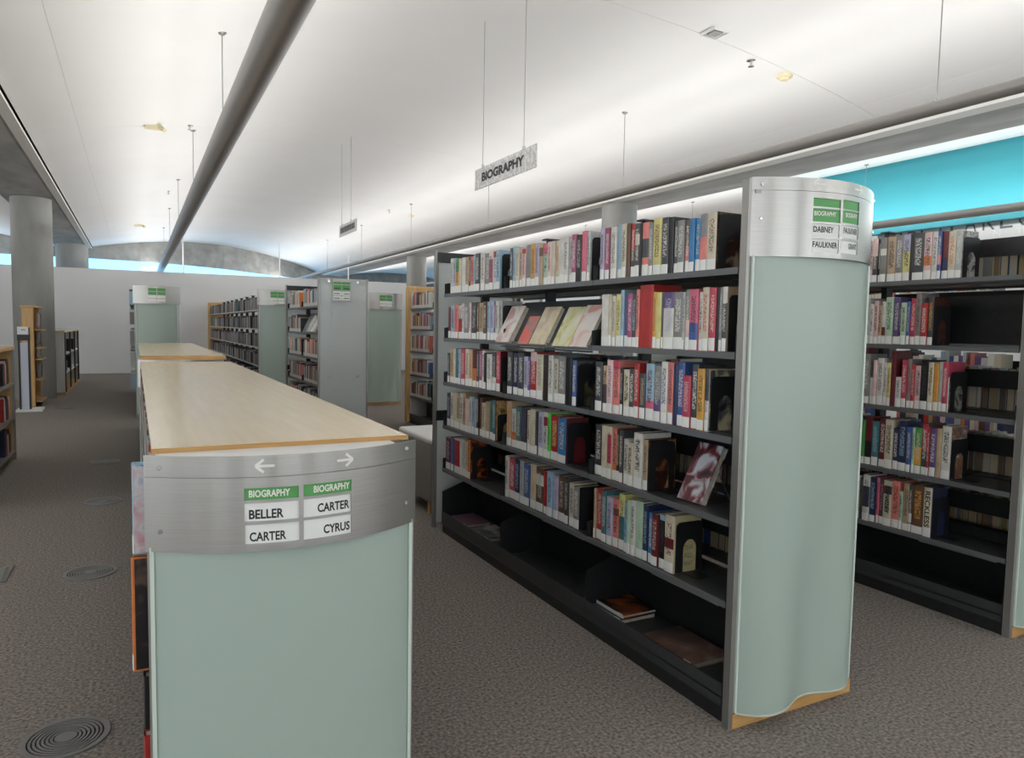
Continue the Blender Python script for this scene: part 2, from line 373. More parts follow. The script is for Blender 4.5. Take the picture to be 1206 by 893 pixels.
# ================================================================ COLUMNS, TUBES, CEILING FITTINGS
def column(x, y, r, z, label):
    mb = MB().cyl((x, y, 0), (x, y, z), r, 40)
    return tag(mb.build('concrete_column', 'column', loc=(x, y, 0)), label, 'column', 'round concrete columns')
column(-1.76, 16.95, 0.345, 3.9, 'stout round concrete column at left beside the wooden magazine rack')
column(-1.70, 26.3, 0.44, 3.9, 'round concrete column showing only its top behind the white partition')
column(8.16, 11.35, 0.33, 3.9, 'round concrete column showing above the middle of the central bookcase')
column(8.42, 23.2, 0.33, 3.9, 'round concrete column rising behind the wood ended bookcase')
def tube(x, z, r, y1, label, rods):
    t = thing('linear_uplight', label, 'lamp', (x, -6, z), 'suspended linear uplights')
    n = 28; a0 = 38 * PI / 180
    prof = [(x + r * math.cos(PI / 2 + a0 + (2 * PI - 2 * a0) * i / n), z + r * math.sin(PI / 2 + a0 + (2 * PI - 2 * a0) * i / n)) for i in range(n + 1)]
    inner = [(x + (p[0] - x) * .94, z + (p[1] - z) * .94) for p in prof]
    k = n + 1; v = []
    for y in (-6.2, y1): v += [(p[0], y, p[1]) for p in prof] + [(p[0], y, p[1]) for p in inner]
    mb = MB()
    mb.add(v, [(i, i + 1, 2 * k + i + 1, 2 * k + i) for i in range(n)], True)
    mb.add(v, [(k + i + 1, k + i, 3 * k + i, 3 * k + i + 1) for i in range(n)], True)
    mb.add(v, [(0, 2 * k, 3 * k, k), (n, k + n, 3 * k + n, 2 * k + n)] + [(2 * k + i, 2 * k + i + 1, 3 * k + i + 1, 3 * k + i) for i in range(n)])
    mb.build('trough', 'tube', t)
    for y in [v for v in range(0, int(y1), 4)]:
        MB().cyl((x, y + .01, z + r * .7), (x, y + .04, z + r * .7), r * .985, 20).build('joint_collar', 'tube', t) if False else None
    for ry, c in rods:
        top = vz(x, c) + .005
        rod = MB().cyl((x, ry, z + r * .8 - .02), (x, ry, top - .02), 0.0045, 8).build('hanger_rod', 'grey_metal', t)
        MB().cyl((x, ry, top - .025), (x, ry, top), 0.02, 12, 0.045).build('ceiling_rose', 'grey_metal', rod)
        MB().box(x - r * .66, x + r * .66, ry - .012, ry + .012, z + r * .74, z + r * .82).build('yoke', 'grey_metal', rod)
    return t
tube(0.78, 3.30, 0.107, 27.2, 'long grey tubular uplight hung above the low bookcases', [(y, 3.2) for y in (3.55, 7.6, 11.55, 15.6, 19.6, 23.6)])
tube(5.58, 3.323, 0.055, 32.6, 'thin grey tubular uplight hung in front of the right beam', [(y, 3.2) for y in (3.6, 7.7, 11.7, 15.75, 19.8, 23.8)])
tube(10.25, 3.25, 0.062, 34.0, 'grey tubular uplight hung before the turquoise wall', [(y, 13.3) for y in (3.6, 7.7, 11.7, 15.7)])
tube(-4.6, 3.30, 0.107, 26.5, 'grey tubular uplight hidden in the left hand vault', [(y, -6.9) for y in (11.5, 15.6)])
def sprinkler(x, y, label):
    z = vz(x) + .004
    t = thing('sprinkler', label, 'sprinkler', (x, y, z), 'ceiling sprinklers')
    MB().cyl((x, y, z - .008), (x, y, z), .045, 16).build('escutcheon', 'chrome', t)
    MB().cyl((x, y, z - .06), (x, y, z - .008), .012, 10).build('stem', 'chrome', t)
    MB().cyl((x, y, z - .066), (x, y, z - .06), .03, 12).build('deflector', 'chrome', t)
sprinkler(5.61, 5.60, 'small chrome ceiling sprinkler beside the round smoke detector')
sprinkler(0.72, 11.27, 'small ceiling sprinkler just left of the big tube uplight')
sprinkler(0.66, 16.97, 'tiny ceiling sprinkler on the second seam left of the tube')
sprinkler(5.45, 16.95, 'tiny ceiling sprinkler near the far ivory detector')
def detector(x, y, r, label, off=.004):
    z = vz(x) + off
    t = thing('smoke_detector', label, 'smoke detector', (x, y, z), 'ivory smoke detectors')
    MB().cyl((x, y, z - .03), (x, y, z), r * .9, 24, r).build('base', 'ivory', t)
    MB().cyl((x, y, z - .055), (x, y, z - .03), r * .45, 24, r * .7).build('sensor_head', 'ivory', t)
detector(6.09, 5.60, .085, 'round ivory smoke detector on the nearest ceiling seam at right')
detector(6.0, 16.95, .08, 'small ivory detector on the far ceiling seam at right')
t = thing('beam_detector', 'boxy ivory beam detector on the ceiling left of the tube', 'smoke detector', (.28, 11.28, 4.2))
MB().box(.16, .36, 11.22, 11.33, 4.19, 4.245).build('housing', 'ivory', t); MB().cyl((.36, 11.2, 4.2), (.40, 11.15, 4.16), .03, 12).build('lens', 'ivory', t)
t = thing('beam_detector', 'tiny boxy ivory detector on the third ceiling seam, far left', 'smoke detector', (.14, 22.6, 4.2))
MB().box(.02, .24, 22.5, 22.6, 4.17, 4.215).build('housing', 'ivory', t); MB().cyl((.24, 22.5, 4.18), (.28, 22.45, 4.14), .03, 12).build('lens', 'ivory', t)
t = thing('air_diffuser', 'square grey air diffuser set in the white vault at top right', 'vent', (4.93, 5.4, vz(4.93)))
for i, (a, b) in enumerate(((.09, .075), (.055, .0))):
    z = vz(4.93) - .006
    if b: 
        mb = MB()
        for sx in (-1, 1): mb.box(4.93 + sx * a - .006, 4.93 + sx * a + .006, 5.40 - a, 5.40 + a, z - .012, z + .02); mb.box(4.93 - a, 4.93 + a, 5.40 + sx * a - .006, 5.40 + sx * a + .006, z - .012, z + .02)
        mb.build('frame', 'white_paint', t)
    else: MB().box(4.93 - a, 4.93 + a, 5.4 - a, 5.4 + a, z - .01, z + .02).build('grille', 'grey_metal', t)
for x, y, lb in ((1.45, 26.6, 'white vertical conduit before the far concrete arch beside the tube end'), (4.55, 26.6, 'white vertical conduit before the right half of the far arch'), (6.9, 26.2, 'white vertical conduit before the far concrete wall near the column')):
    tag(MB().cyl((x, y, 2.6), (x, y, vz(x) + .005), .022, 10).build('conduit', 'white_paint', loc=(x, y, 2.6)), lb, 'conduit', 'white conduits at the far wall')
# hanging signs
t = thing('hanging_sign', 'nearer grey hanging sign reading BIOGRAPHY above the aisle', 'sign', (3.0, 5.98, 3.0))
def signplate(y0, y1, z0, z1, t, x=3.0):
    MB().box(x - .004, x + .004, y0, y1, z0, z1).build('plate', 'signmetal', t, label='perforated grey metal plate')
    mb = MB(); n = int((y1 - y0) / .05)
    for i in range(n):
        for z in (z0 + .014, z1 - .014): mb.cyl((x - .0055, y0 + .03 + i * (y1 - y0 - .06) / (n - 1), z), (x - .004, y0 + .03 + i * (y1 - y0 - .06) / (n - 1), z), .006, 6)
    p = mb.build('perforation', 'laminate', t); p['kind'] = 'stuff'
signplate(5.37, 6.60, 2.895, 3.09, t)
lettering('lettering', 'BIOGRAPHY', 'ink', t, lambda a, b: (2.994, 6.44 - a, 2.952 + b), 0.86, 0.088, 0.05)
for y in (6.43, 5.60):
    wv = MB().cyl((3, y, 3.08), (3, y, vz(3) + .005), .003, 6).build('wire', 'grey_metal', t)
    MB().box(2.99, 3.01, y - .012, y + .012, 3.075, 3.115).build('clip', 'chrome', wv)
t = thing('hanging_sign', 'farther small grey hanging sign with dark unreadable lettering', 'sign', (3.0, 11.43, 3.1))
signplate(10.92, 11.95, 2.985, 3.17, t)
mb = MB(); y = 11.86
while y > 11.02:
    wd = random.uniform(.03, .06); mb.box(2.993, 2.995, y - wd, y, 3.035, 3.125); y -= wd + .022
mb.build('lettering', 'ink', t)
for y in (11.8, 11.25):
    wv = MB().cyl((3, y, 3.16), (3, y, vz(3) + .005), .003, 6).build('wire', 'grey_metal', t)
    MB().box(2.99, 3.01, y - .012, y + .012, 3.155, 3.195).build('clip', 'chrome', wv)
# floor vents
def floor_vent(x, y, lb, r=.145):
    t = thing('floor_vent', lb, 'vent', (x, y, 0), 'round floor air diffusers')
    MB().cyl((x, y, .0005), (x, y, .002), r * .98, 32).build('well', 'dark', t)
    MB().ring((x, y), r * .86, r, .0005, .006, 40).build('rim', 'ventgrey', t)
    for k in range(6):
        MB().ring((x, y), r * (.29 + k * .095), r * (.29 + k * .095 + .055), .001, .006, 32).build('ring', 'ventgrey', t)
    MB().cyl((x, y, .001), (x, y, .0065), r * .25, 24).build('hub', 'ventgrey', t)
floor_vent(-.253, 3.03, 'nearest round ringed floor vent at the bottom left of the aisle')
floor_vent(-.270, 5.03, 'second round floor vent from the front of the aisle')
floor_vent(-.270, 7.02, 'third round floor vent from the front of the aisle')
floor_vent(-.32, 9.03, 'fourth round floor vent, small and far along the aisle')
floor_vent(-1.12, 14.9, 'farthest round floor vent in front of the stout column')
t = thing('floor_box', 'rectangular grey floor box cover at the left frame edge', 'floor box', (-.82, 5.2, 0))
MB().box(-.98, -.70, 5.05, 5.36, .0005, .006).build('frame', 'ventgrey', t); MB().box(-.95, -.73, 5.08, 5.33, .004, .008).build('lid', 'grey_metal', t)

# ================================================================ BOOKCASES
def arcY(x, x0, x1, y, sag): return y - sag * (1 - ((x - (x0 + x1) / 2) / ((x1 - x0) / 2)) ** 2)
def curved_band(t, x0, x1, y, sag, z0, z1, wins, seam):
    """steel band bulging to the front with real window cut-outs for the name plates"""
    xs = sorted(set([round(x0 + (x1 - x0) * i / 28, 4) for i in range(29)] + [w_[0] for w_ in wins] + [w_[1] for w_ in wins]))
    zs = sorted(set([z0, z1, seam, seam + .0015] + [w_[2] for w_ in wins] + [w_[3] for w_ in wins]))
    nx, nz = len(xs), len(zs)
    V = [(x, arcY(x, x0, x1, y, sag), z) for z in zs for x in xs] + [(x, arcY(x, x0, x1, y, sag) + .005, z) for z in zs for x in xs]
    B = nx * nz
    def solid(i, j):
        if i < 0 or j < 0 or i >= nx - 1 or j >= nz - 1: return False
        cx = (xs[i] + xs[i + 1]) / 2; cz = (zs[j] + zs[j + 1]) / 2
        if seam < cz < seam + .0015: return False
        return not any(w_[0] < cx < w_[1] and w_[2] < cz < w_[3] for w_ in wins)
    fr, sd = [], []
    for j in range(nz - 1):
        for i in range(nx - 1):
            if not solid(i, j): continue
            a, b, c, d = j * nx + i, j * nx + i + 1, (j + 1) * nx + i + 1, (j + 1) * nx + i
            fr.append((a, b, c, d)); sd.append((B + b, B + a, B + d, B + c))
            if not solid(i, j - 1): sd.append((b, a, B + a, B + b))
            if not solid(i, j + 1): sd.append((d, c, B + c, B + d))
            if not solid(i - 1, j): sd.append((a, d, B + d, B + a))
            if not solid(i + 1, j): sd.append((c, b, B + b, B + c))
    mb = MB().add(V, fr, True).add(V, sd)
    band = mb.build('sign_band', 'steel', t, label='curved brushed steel band')
    prof = [(x0 + .004 + (x1 - x0 - .008) * i / 24, arcY(x0 + .004 + (x1 - x0 - .008) * i / 24, x0, x1, y, sag) + .006) for i in range(25)]
    MB().strip(prof, z0 + .004, z1 - .004, .003).build('liner', 'post', band)
    return band
def plate(t, x0, x1, y, sag, w_, mt, label=None):
    prof = [(w_[0] - .003 + (w_[1] - w_[0] + .006) * i / 6, arcY(w_[0] - .003 + (w_[1] - w_[0] + .006) * i / 6, x0, x1, y, sag) + .0035) for i in range(7)]
    return MB().strip(prof, w_[2] - .003, w_[3] + .003, .0022).build('name_plate', mt, t, label=label)
def platetext(pl, string, x0, x1, y, sag, left, zb, wd, ht, mt, bold=.022):
    lettering('lettering', string, mt, pl, lambda a, b: (left + a, arcY(left + a, x0, x1, y, sag) + .0028, zb + b), wd, ht, bold)
def arrow(t, x0, x1, y, sag, xa, xb, z, h=.018):
    n = 1 if xb > xa else -1
    F = lambda x, zz: (x, arcY(x, x0, x1, y, sag) - .0012, zz)
    mb = MB(); wd = .0035
    def seg(p, q):
        dx, dz = q[0] - p[0], q[1] - p[1]; l = math.hypot(dx, dz); nx_, nz_ = -dz / l * wd, dx / l * wd
        mb.add([F(p[0] + nx_, p[1] + nz_), F(p[0] - nx_, p[1] - nz_), F(q[0] - nx_, q[1] - nz_), F(q[0] + nx_, q[1] + nz_)], [(0, 1, 2, 3)])
    seg((xa, z), (xb, z)); seg((xb, z), (xb - n * .02, z + h)); seg((xb, z), (xb - n * .02, z - h))
    mb.build('arrow', 'arrow', t)
def screws(band, pts, x0, x1, y, sag):
    for x, z in pts:
        yy = arcY(x, x0, x1, y, sag)
        MB().cyl((x, yy, z), (x, yy - .004, z), .006, 10).build('screw', 'chrome', band)
def sstep(a): a = max(0, min(1, a)); return a * a * (3 - 2 * a)
def curved_glass(t, x0, x1, y, z0, z1, sag, lobes):
    n, k = 32, 10
    base = [(0, .0), (.05, .035), (.12, .056), (.19, .068), (.27, .066), (.36, .052), (.46, .024), (.55, .012), (.63, .018), (.72, .036), (.80, .046), (.88, .046), (.95, .028), (1, .0)]
    def lob(u):
        for (a, p), (b, q) in zip(base[:-1], base[1:]):
            if u <= b: return p + (q - p) * (u - a) / (b - a)
        return 0
    lob2 = [sum(lob(max(0, min(1, i / n + d))) * w_ for d, w_ in ((-.05, .25), (0, .5), (.05, .25))) for i in range(n + 1)]
    lob2[0] = lob2[-1] = 0.002
    v = []
    for j in range(k + 1):
        z = z0 + (z1 - z0) * j / k; m_ = (1 - sstep((z - .1) / 1.25)) if lobes else 0
        for i in range(n + 1):
            u = i / n; d = (1 - m_) * sag * (1 - (2 * u - 1) ** 2) ** .8 + m_ * lob2[i] * 1.15
            v.append((x0 + (x1 - x0) * u, y - d, z))
    q = n + 1; off = len(v); v2 = [(a, b + .009, c) for a, b, c in v]
    mb = MB(); f1 = []; f2 = []
    for j in range(k):
        for i in range(n):
            a = j * q + i; f1.append((a, a + 1, a + q + 1, a + q)); f2.append((off + a + 1, off + a, off + a + q, off + a + q + 1))
    mb.add(v + v2, f1, True).add(v + v2, f2, True)
    mb.build('glass_panel', 'glass_green', t, label='curved pale green frosted glass panel')
    e = MB(); r0 = v[:q]
    e.strip([(a, b - .001) for a, b, c in r0], z0 - .006, z0, .011)
    e.box(x0 - .008, x0 + .002, y - .006, y + .012, z0, z1); e.box(x1 - .002, x1 + .008, y - .006, y + .012, z0, z1)
    e.build('glass_edge', 'glass_edge', t, label='pale polished glass edge')
def posts(t, X0, X1, ya, yb, top):
    for a in (X0 + .017, X1 - .040): MB().box(a, a + .023, ya, yb, 0, top).build('end_post', 'post', t)

def bays_of(y0, y1, n): return [y0 + (y1 - y0) * i / n for i in range(n + 1)]
def tall_case(name, label, X0, X1, Y0, Y1, nb, shelves, top, near, far, left=True, right=True, bars=True, ya=None, yb=None, full=True, lip='lip'):
    t = thing(name, label, 'bookcase', ((X0 + X1) / 2, (Y0 + Y1) / 2, 0))
    xc = (X0 + X1) / 2
    ya = Y0 + .045 if ya is None else ya; yb = Y1 - .06 if yb is None else yb
    ed = bays_of(ya, yb, nb)
    for i, y in enumerate(ed):
        u = MB().box(xc - .03, xc + .03, y - .018, y + .018, 0, top - .012).build('upright', 'black', t)
        if 0 < i < nb: MB().box(xc - .055, xc + .055, y - .03, y + .03, top - .012, top - .004).build('upright_cap', 'black', u)
    sides = ([(X0 + .028, 1)] if left else []) + ([(X1 - .028, -1)] if right else [])
    for sx, dr in sides:
        for z in shelves:
            for k in range(nb):
                a, b = ed[k] + .002, ed[k + 1] - .002
                mb = MB(); xb_ = xc - dr * .032
                mb.box(min(sx + dr * .010, xb_), max(sx + dr * .010, xb_), a, b, z - .012, z)
                sh = mb.build('shelf', 'shelf', t)
                MB().box(min(sx, sx + dr * .010), max(sx, sx + dr * .010), a, b, z - .024, z + .0015).build('front_lip', lip, sh)
                if full:
                    for yy in (a, b - .003):
                        MB().prism([(sx + dr * .004, z), (sx + dr * .004, z + .075), (sx + dr * .06, z + .085), (xb_, z + .16), (xb_, z)], 'y', yy, yy + .003).build('bracket', 'black', sh)
        for k in range(nb):                                     # deep base bins with kick plate
            a, b = ed[k], ed[k + 1]; xb_ = xc - dr * .032
            MB().box(min(sx + dr * .008, sx + dr * .02), max(sx + dr * .008, sx + dr * .02), a, b, 0, .066).build('kick_plate', 'black', t)
            mb = MB(); mb.box(min(sx - dr * .002, xb_), max(sx - dr * .002, xb_), a + .001, b - .001, .066, .072); mb.box(min(sx, sx + dr * .008), max(sx, sx + dr * .008), a + .001, b - .001, .072, .158)
            mb.box(min(sx, xb_), max(sx, xb_), a + .001, b - .001, .100, .106)
            bs = mb.build('base_bin', 'shelf', t)
            MB().box(min(xb_, xb_ - dr * .006), max(xb_, xb_ - dr * .006), a, b, .1, .455).build('bin_back', 'black', bs)
            if full:
                for yy in (a + .001, b - .004):
                    MB().prism([(sx + dr * .003, .07), (sx + dr * .003, .31), (xb_, .42), (xb_, .07)], 'y', yy, yy + .003).build('bin_divider', 'black', bs)
                MB().box(min(sx + dr * .012, sx + dr * .02), max(sx + dr * .012, sx + dr * .02), a + .05, a + (b - a) * .48, shelves[-1] - .034, shelves[-1] - .028).build('label_rail', 'grey_metal', bs)
    if bars:
        for z in shelves:
            for k in range(nb):
                MB().box(xc - .011, xc + .011, ed[k] + .018, ed[k + 1] - .018, z + .135, z + .235).build('back_bar', 'black', t)
    # ends
    for end, kind in (('near', near), ('far', far)):
        if kind == 'curved':
            posts(t, X0, X1, Y0, Y0 + .034, top - .005)
            MB().box(X0 + .036, X1 - .036, Y0 + .03, Y0 + .045, 0, top - .01).build('backing_panel', 'white_paint', t)
            MB().box(X0 + .036, X1 - .012, Y0 - .004, Y0 + .03, 0, .058).build('plinth', 'wood_edge', t, label='honey wood plinth')
            MB().prism([(X0 + .04, Y0 + .002)] + [(X0 + .04 + (X1 - X0 - .08) * i / 16, arcY(X0 + .04 + (X1 - X0 - .08) * i / 16, X0, X1, Y0, .10) + .01) for i in range(17)] + [(X1 - .04, Y0 + .002)], 'z', top - .06, top - .045).build('top_cap', 'grey_metal', t)
        elif kind == 'flat':
            yy = Y0 if end == 'near' else Y1 - .04
            posts(t, X0, X1, yy, yy + .04, top)
            s_ = 1 if end == 'near' else -1
            yp = Y0 + .006 if end == 'near' else Y1 - .018
            MB().box(X0 + .034, X1 - .034, yp, yp + .010, .03, top - .01).build('frosted_pane', 'frost', t, label='flat frosted glass end pane')
            yb0 = yp + .014 if end == 'near' else yp - .030
            for za, zb in ((top - .085, top - .01), (.83, .905)):
                br = MB().box(X0 + .03, X1 - .03, yb0, yb0 + .025, za, zb).build('cross_bar', 'black', t)
                for bx in (X0 + .16, X1 - .16):
                    yf = yp - .004 if end == 'near' else yp + .012
                    MB().cyl((bx, yf, (za + zb) / 2), (bx, yf + .006, (za + zb) / 2), .016, 12).build('bolt', 'chrome', br)
        elif kind == 'wood':
            yy = Y1 - .12 if end == 'far' else Y0
            MB().box(X0 - .02, X1 + .02, yy, yy + .12, 0, top).build('wood_end', 'wood', t, bevel=.03, label='honey wood end panel')
    return t

SH_B = [1.787, 1.463, 1.136, .812, .488]
SH_C = [1.857, 1.487, 1.12, .746, .399]
caseB = tall_case('tall_bookcase', 'tall central black bookcase with curved green glass end marked DABNEY and FAULKNER', 1.997, 2.725, 1.995, 5.165, 3, SH_B, 2.115, 'curved', 'flat', ya=2.045, yb=4.985)
bx = (2.028, 2.712, 1.995, .125)
winB = [(2.233, 2.357, 2.013, 2.044), (2.233, 2.357, 1.958, 2.006), (2.232, 2.356, 1.902, 1.950), (2.232, 2.356, 1.846, 1.894),
        (2.370, 2.475, 2.013, 2.047), (2.370, 2.475, 1.962, 2.008), (2.368, 2.477, 1.906, 1.952), (2.368, 2.477, 1.848, 1.896)]
bandB = curved_band(caseB, *bx, 1.825, 2.115, winB, 2.066)
for i, w_ in enumerate(winB):
    pl = plate(caseB, *bx, w_, 'green' if i % 4 < 2 else 'white', 'green name plate' if i % 4 < 2 else 'white name plate')
    s_ = ['', 'BIOGRAPHY', 'DABNEY', 'FAULKNER', '', 'BIOGRAPHY', 'FAULKNER', 'GRANT'][i]
    if s_:
        wd = {'BIOGRAPHY': .098, 'DABNEY': .090, 'FAULKNER': .112, 'GRANT': .07}[s_] * (.8 if i > 4 else 1); ht = .017 if s_ == 'BIOGRAPHY' else .022
        lx = w_[0] + .007 if i < 4 else w_[1] - .005 - wd
        platetext(pl, s_, *bx, lx, w_[2] + (.022 if s_ == 'BIOGRAPHY' else .017), wd, ht, 'arrow' if s_ == 'BIOGRAPHY' else 'ink')
arrow(caseB, *bx, 2.282, 2.228, 2.094); arrow(caseB, *bx, 2.436, 2.492, 2.094)
screws(bandB, [(2.056, 2.088), (2.056, 1.963), (2.688, 2.088), (2.688, 1.963)], *bx)
curved_glass(caseB, 2.045, 2.692, 1.992, .066, 1.835, .10, True)

caseC = tall_case('tall_bookcase', 'tall black bookcase at the right frame edge with a half empty nearest bay', 3.925, 4.65, 2.0, 5.165, 3, SH_C, 2.20, 'curved', 'flat', ya=2.045, yb=4.985)
bc = (3.956, 4.637, 2.0, .125)
curved_band(caseC, *bc, 1.91, 2.20, [], 2.15); curved_glass(caseC, 3.973, 4.617, 1.997, .066, 1.92, .10, True)
MB().box(4.27, 4.30, 2.06, 2.96, 1.50, 1.80).build('bin_back', 'black', caseC, label='full height black back panel')

SH_F = [1.80, 1.44, 1.10, .74, .40]
caseF = tall_case('tall_bookcase', 'bookcase with a flat frosted glass end and small green and white sign', 2.10, 2.80, 9.55, 11.85, 2, SH_F, 2.17, 'flat', 'flat', ya=9.62, yb=11.75)
sg = MB().box(2.30, 2.545, 9.535, 9.555, 1.865, 2.155).build('sign_holder', 'steel', caseF, label='small steel sign holder')
for c in range(2):
    xa = 2.312 + c * .114
    for z0, z1, mt in ((2.085, 2.115, 'green'), (2.005, 2.075, 'green'), (1.94, 1.99, 'white'), (1.88, 1.93, 'white')):
        MB().box(xa, xa + .107, 9.531, 9.536, z0, z1).build('name_plate', mt, sg)
    mb = MB()
    for z, hh in ((2.03, .012), (1.962, .010), (1.902, .010)):
        mb.box(xa + (.02 if c else .008), xa + (.1 if c else .085), 9.5295, 9.5312, z - hh / 2, z + hh / 2)
    mb.build('lettering', 'ink', sg)

caseR = tall_case('tall_bookcase', 'bookcase glimpsed through the gaps of the right bookcase', 5.85, 6.57, 2.0, 5.165, 3, SH_C, 2.20, 'curved', 'flat', right=False, full=False)
SH_E = [1.82, 1.46, 1.11, .76, .41]
caseE = tall_case('tall_bookcase', 'long far bookcase of dark books ending in a honey wood panel', 2.02, 2.72, 14.2, 24.3, 10, SH_E, 2.19, 'curved', 'wood', right=False, full=False, lip='trim')
be = (2.02, 2.72, 14.2, .12)
def far_plates(t, bb, z0, zt):
    xm = (bb[0] + bb[1]) / 2
    for c in range(2):
        xa = xm - .125 + c * .13
        for za, zb, mt in ((zt - .07, zt - .02, 'green'), (zt - .125, zt - .08, 'green'), (zt - .18, zt - .135, 'white'), (zt - .235, zt - .19, 'white')):
            prof = [(xa + .12 * i / 3, arcY(xa + .12 * i / 3, *bb) - .003) for i in range(4)]
            MB().strip(prof, za, zb, .002).build('name_plate', mt, t)
curved_band(caseE, *be, 1.90, 2.19, [], 2.14); far_plates(caseE, be, 1.9, 2.17); curved_glass(caseE, 2.065, 2.675, 14.197, .066, 1.91, .09, False)

SH_H = [1.835, 1.508, 1.16, .787, .44]
caseH = tall_case('tall_bookcase', 'bookcase with a honey wood end panel just left of the central bookcase', 3.86, 4.56, 7.9, 11.1, 3, SH_H, 2.19, 'curved', 'wood', right=False)
MB().box(3.9, 4.5, 10.965, 10.975, 0, 2.1).build('backing_panel', 'white_paint', caseH)

caseG = tall_case('tall_bookcase', 'far bookcase with pale green glass end right of the frosted bookcase', 3.96, 4.70, 13.75, 17.0, 3, SH_E, 2.19, 'curved', 'flat', right=False, full=False)
bg = (3.96, 4.70, 13.75, .12)
curved_band(caseG, *bg, 1.87, 2.19, [], 2.14); far_plates(caseG, (3.96, 4.70, 13.75, .12), 1.9, 2.165); curved_glass(caseG, 4.005, 4.655, 13.747, .066, 1.88, .09, True)

SH_D = [1.82, 1.50, 1.16, .82, .45]
caseD = tall_case('tall_bookcase', 'tall bookcase with pale green glass end beyond the low bookcases at left', -.03, .66, 13.1, 18.0, 5, SH_D, 2.13, 'curved', 'flat', right=False, full=False)
bd = (-.03, .66, 13.1, .12)
curved_band(caseD, *bd, 1.84, 2.13, [], 2.08); far_plates(caseD, bd, 1.84, 2.11); curved_glass(caseD, .015, .615, 13.097, .066, 1.85, .09, False)

# low bookcases with wooden tops
SH_L = [.92, .60, .28]
def low_case(label, Y0, Y1, nb, words, zt=1.200, th=.014):
    X0, X1 = .012, .728
    t = thing('low_bookcase', label, 'bookcase', ((X0 + X1) / 2, (Y0 + Y1) / 2, 0))
    xc = (X0 + X1) / 2
    MB().box(.032, .758, Y0 + .157, Y1, zt - th, zt).build('wood_top', 'maple', t, bevel=.002, label='pale maple veneer top')
    MB().box(.0315, .7585, Y0 + .1545, Y0 + .1575, zt - th - .0005, zt - .0005).build('edge_banding', 'wood_edge', t, label='darker wood edge band')
    ed = bays_of(Y0 + .06, Y1 - .02, nb)
    for y in ed: MB().box(xc - .03, xc + .03, y - .018, y + .018, 0, 1.175).build('upright', 'black', t)
    for sx, dr in ((X0 + .012, 1), (X1 - .012, -1)):
        xb_ = xc - dr * .032
        for k in range(nb):
            a, b = ed[k] + .002, ed[k + 1] - .002
            for z in SH_L:
                mb = MB().box(min(sx, xb_), max(sx, xb_), a, b, z - .012, z); mb.box(min(sx, sx + dr * .01), max(sx, sx + dr * .01), a, b, z - .024, z + .0015)
                mb.build('shelf', 'shelf', t)
            mb = MB().box(min(sx + dr * .01, xb_), max(sx + dr * .01, xb_), a, b, 0, .1); mb.box(min(sx, sx + dr * .008), max(sx, sx + dr * .008), a, b, .066, .158)
            mb.build('base_bin', 'shelf', t)
    for k in range(nb):
        MB().box(xc - .004, xc + .004, ed[k], ed[k + 1], .1, 1.17).build('bin_back', 'black', t)
    b4 = (X0, X1, Y0, .12)
    n = 24
    pf = [(X0 + .03 + (X1 - X0 - .06) * i / n, arcY(X0 + .03 + (X1 - X0 - .06) * i / n, X0, X1, Y0, .105) + .024) for i in range(n + 1)]
    MB().prism([(X0 + .03, Y0 + .25)] + pf + [(X1 - .03, Y0 + .25)], 'z', 1.172, 1.186).build('infill_top', 'laminate', t, label='white curved infill under the wood top')
    for xx, ww in ((.135, .03), (.27, .05), (.50, .03)):
        yy = arcY(xx, *b4)
        MB().box(xx, xx + ww, yy + .011, yy + .021, 1.15, 1.19).build('inner_bracket', 'black', t)
    posts(t, X0 - .012, X1 + .012, Y0, Y0 + .034, 1.165)
    MB().box(X0 + .036, X1 - .036, Y0 + .03, Y0 + .045, 0, 1.15).build('backing_panel', 'white_paint', t)
    MB().box(X0 + .03, X1 - .012, Y0 - .004, Y0 + .03, 0, .058).build('plinth', 'wood_edge', t)
    wins = []
    if words: wins = [(.236, .367, 1.096, 1.127), (.236, .368, 1.041, 1.088), (.237, .369, .983, 1.033), (.379, .509, 1.097, 1.128), (.379, .508, 1.041, 1.089), (.379, .509, .982, 1.034)]
    band = curved_band(t, *b4, .965, 1.209, wins, 1.154)
    if words:
        for w_, (s_, c_) in zip(wins, (('BIOGRAPHY', 'green'), ('BELLER', 'white'), ('CARTER', 'white'), ('BIOGRAPHY', 'green'), ('CARTER', 'white'), ('CYRUS', 'white'))):
            pl = plate(t, *b4, w_, c_, c_ + ' name plate')
            wd = {'BIOGRAPHY': .099, 'BELLER': .083, 'CARTER': .088, 'CYRUS': .073}[s_]; ht = .0185 if s_ == 'BIOGRAPHY' else .024
            platetext(pl, s_, *b4, w_[0] + .011 if w_[0] < .3 else w_[1] - .004 - wd, w_[2] + (.0065 if s_ == 'BIOGRAPHY' else .006 if w_[0] < .3 else .009), wd, ht, 'arrow' if s_ == 'BIOGRAPHY' else 'ink', .028)
        arrow(t, *b4, .308, .262, 1.183, .0165); arrow(t, *b4, .468, .513, 1.183, .0165)
    screws(band, [(.046, 1.179), (.047, 1.017), (.69, 1.190), (.69, 1.030)], *b4)
    curved_glass(t, .03, .708, Y0 - .003, .066, .975, .092, False)
    return t
low1 = low_case('nearest low bookcase with maple top and steel end band reading BELLER and CYRUS', 2.0, 6.97, 5, True)
low2 = low_case('second low bookcase with maple top behind the nearest low one', 7.18, 11.85, 5, False, 1.24, .042)

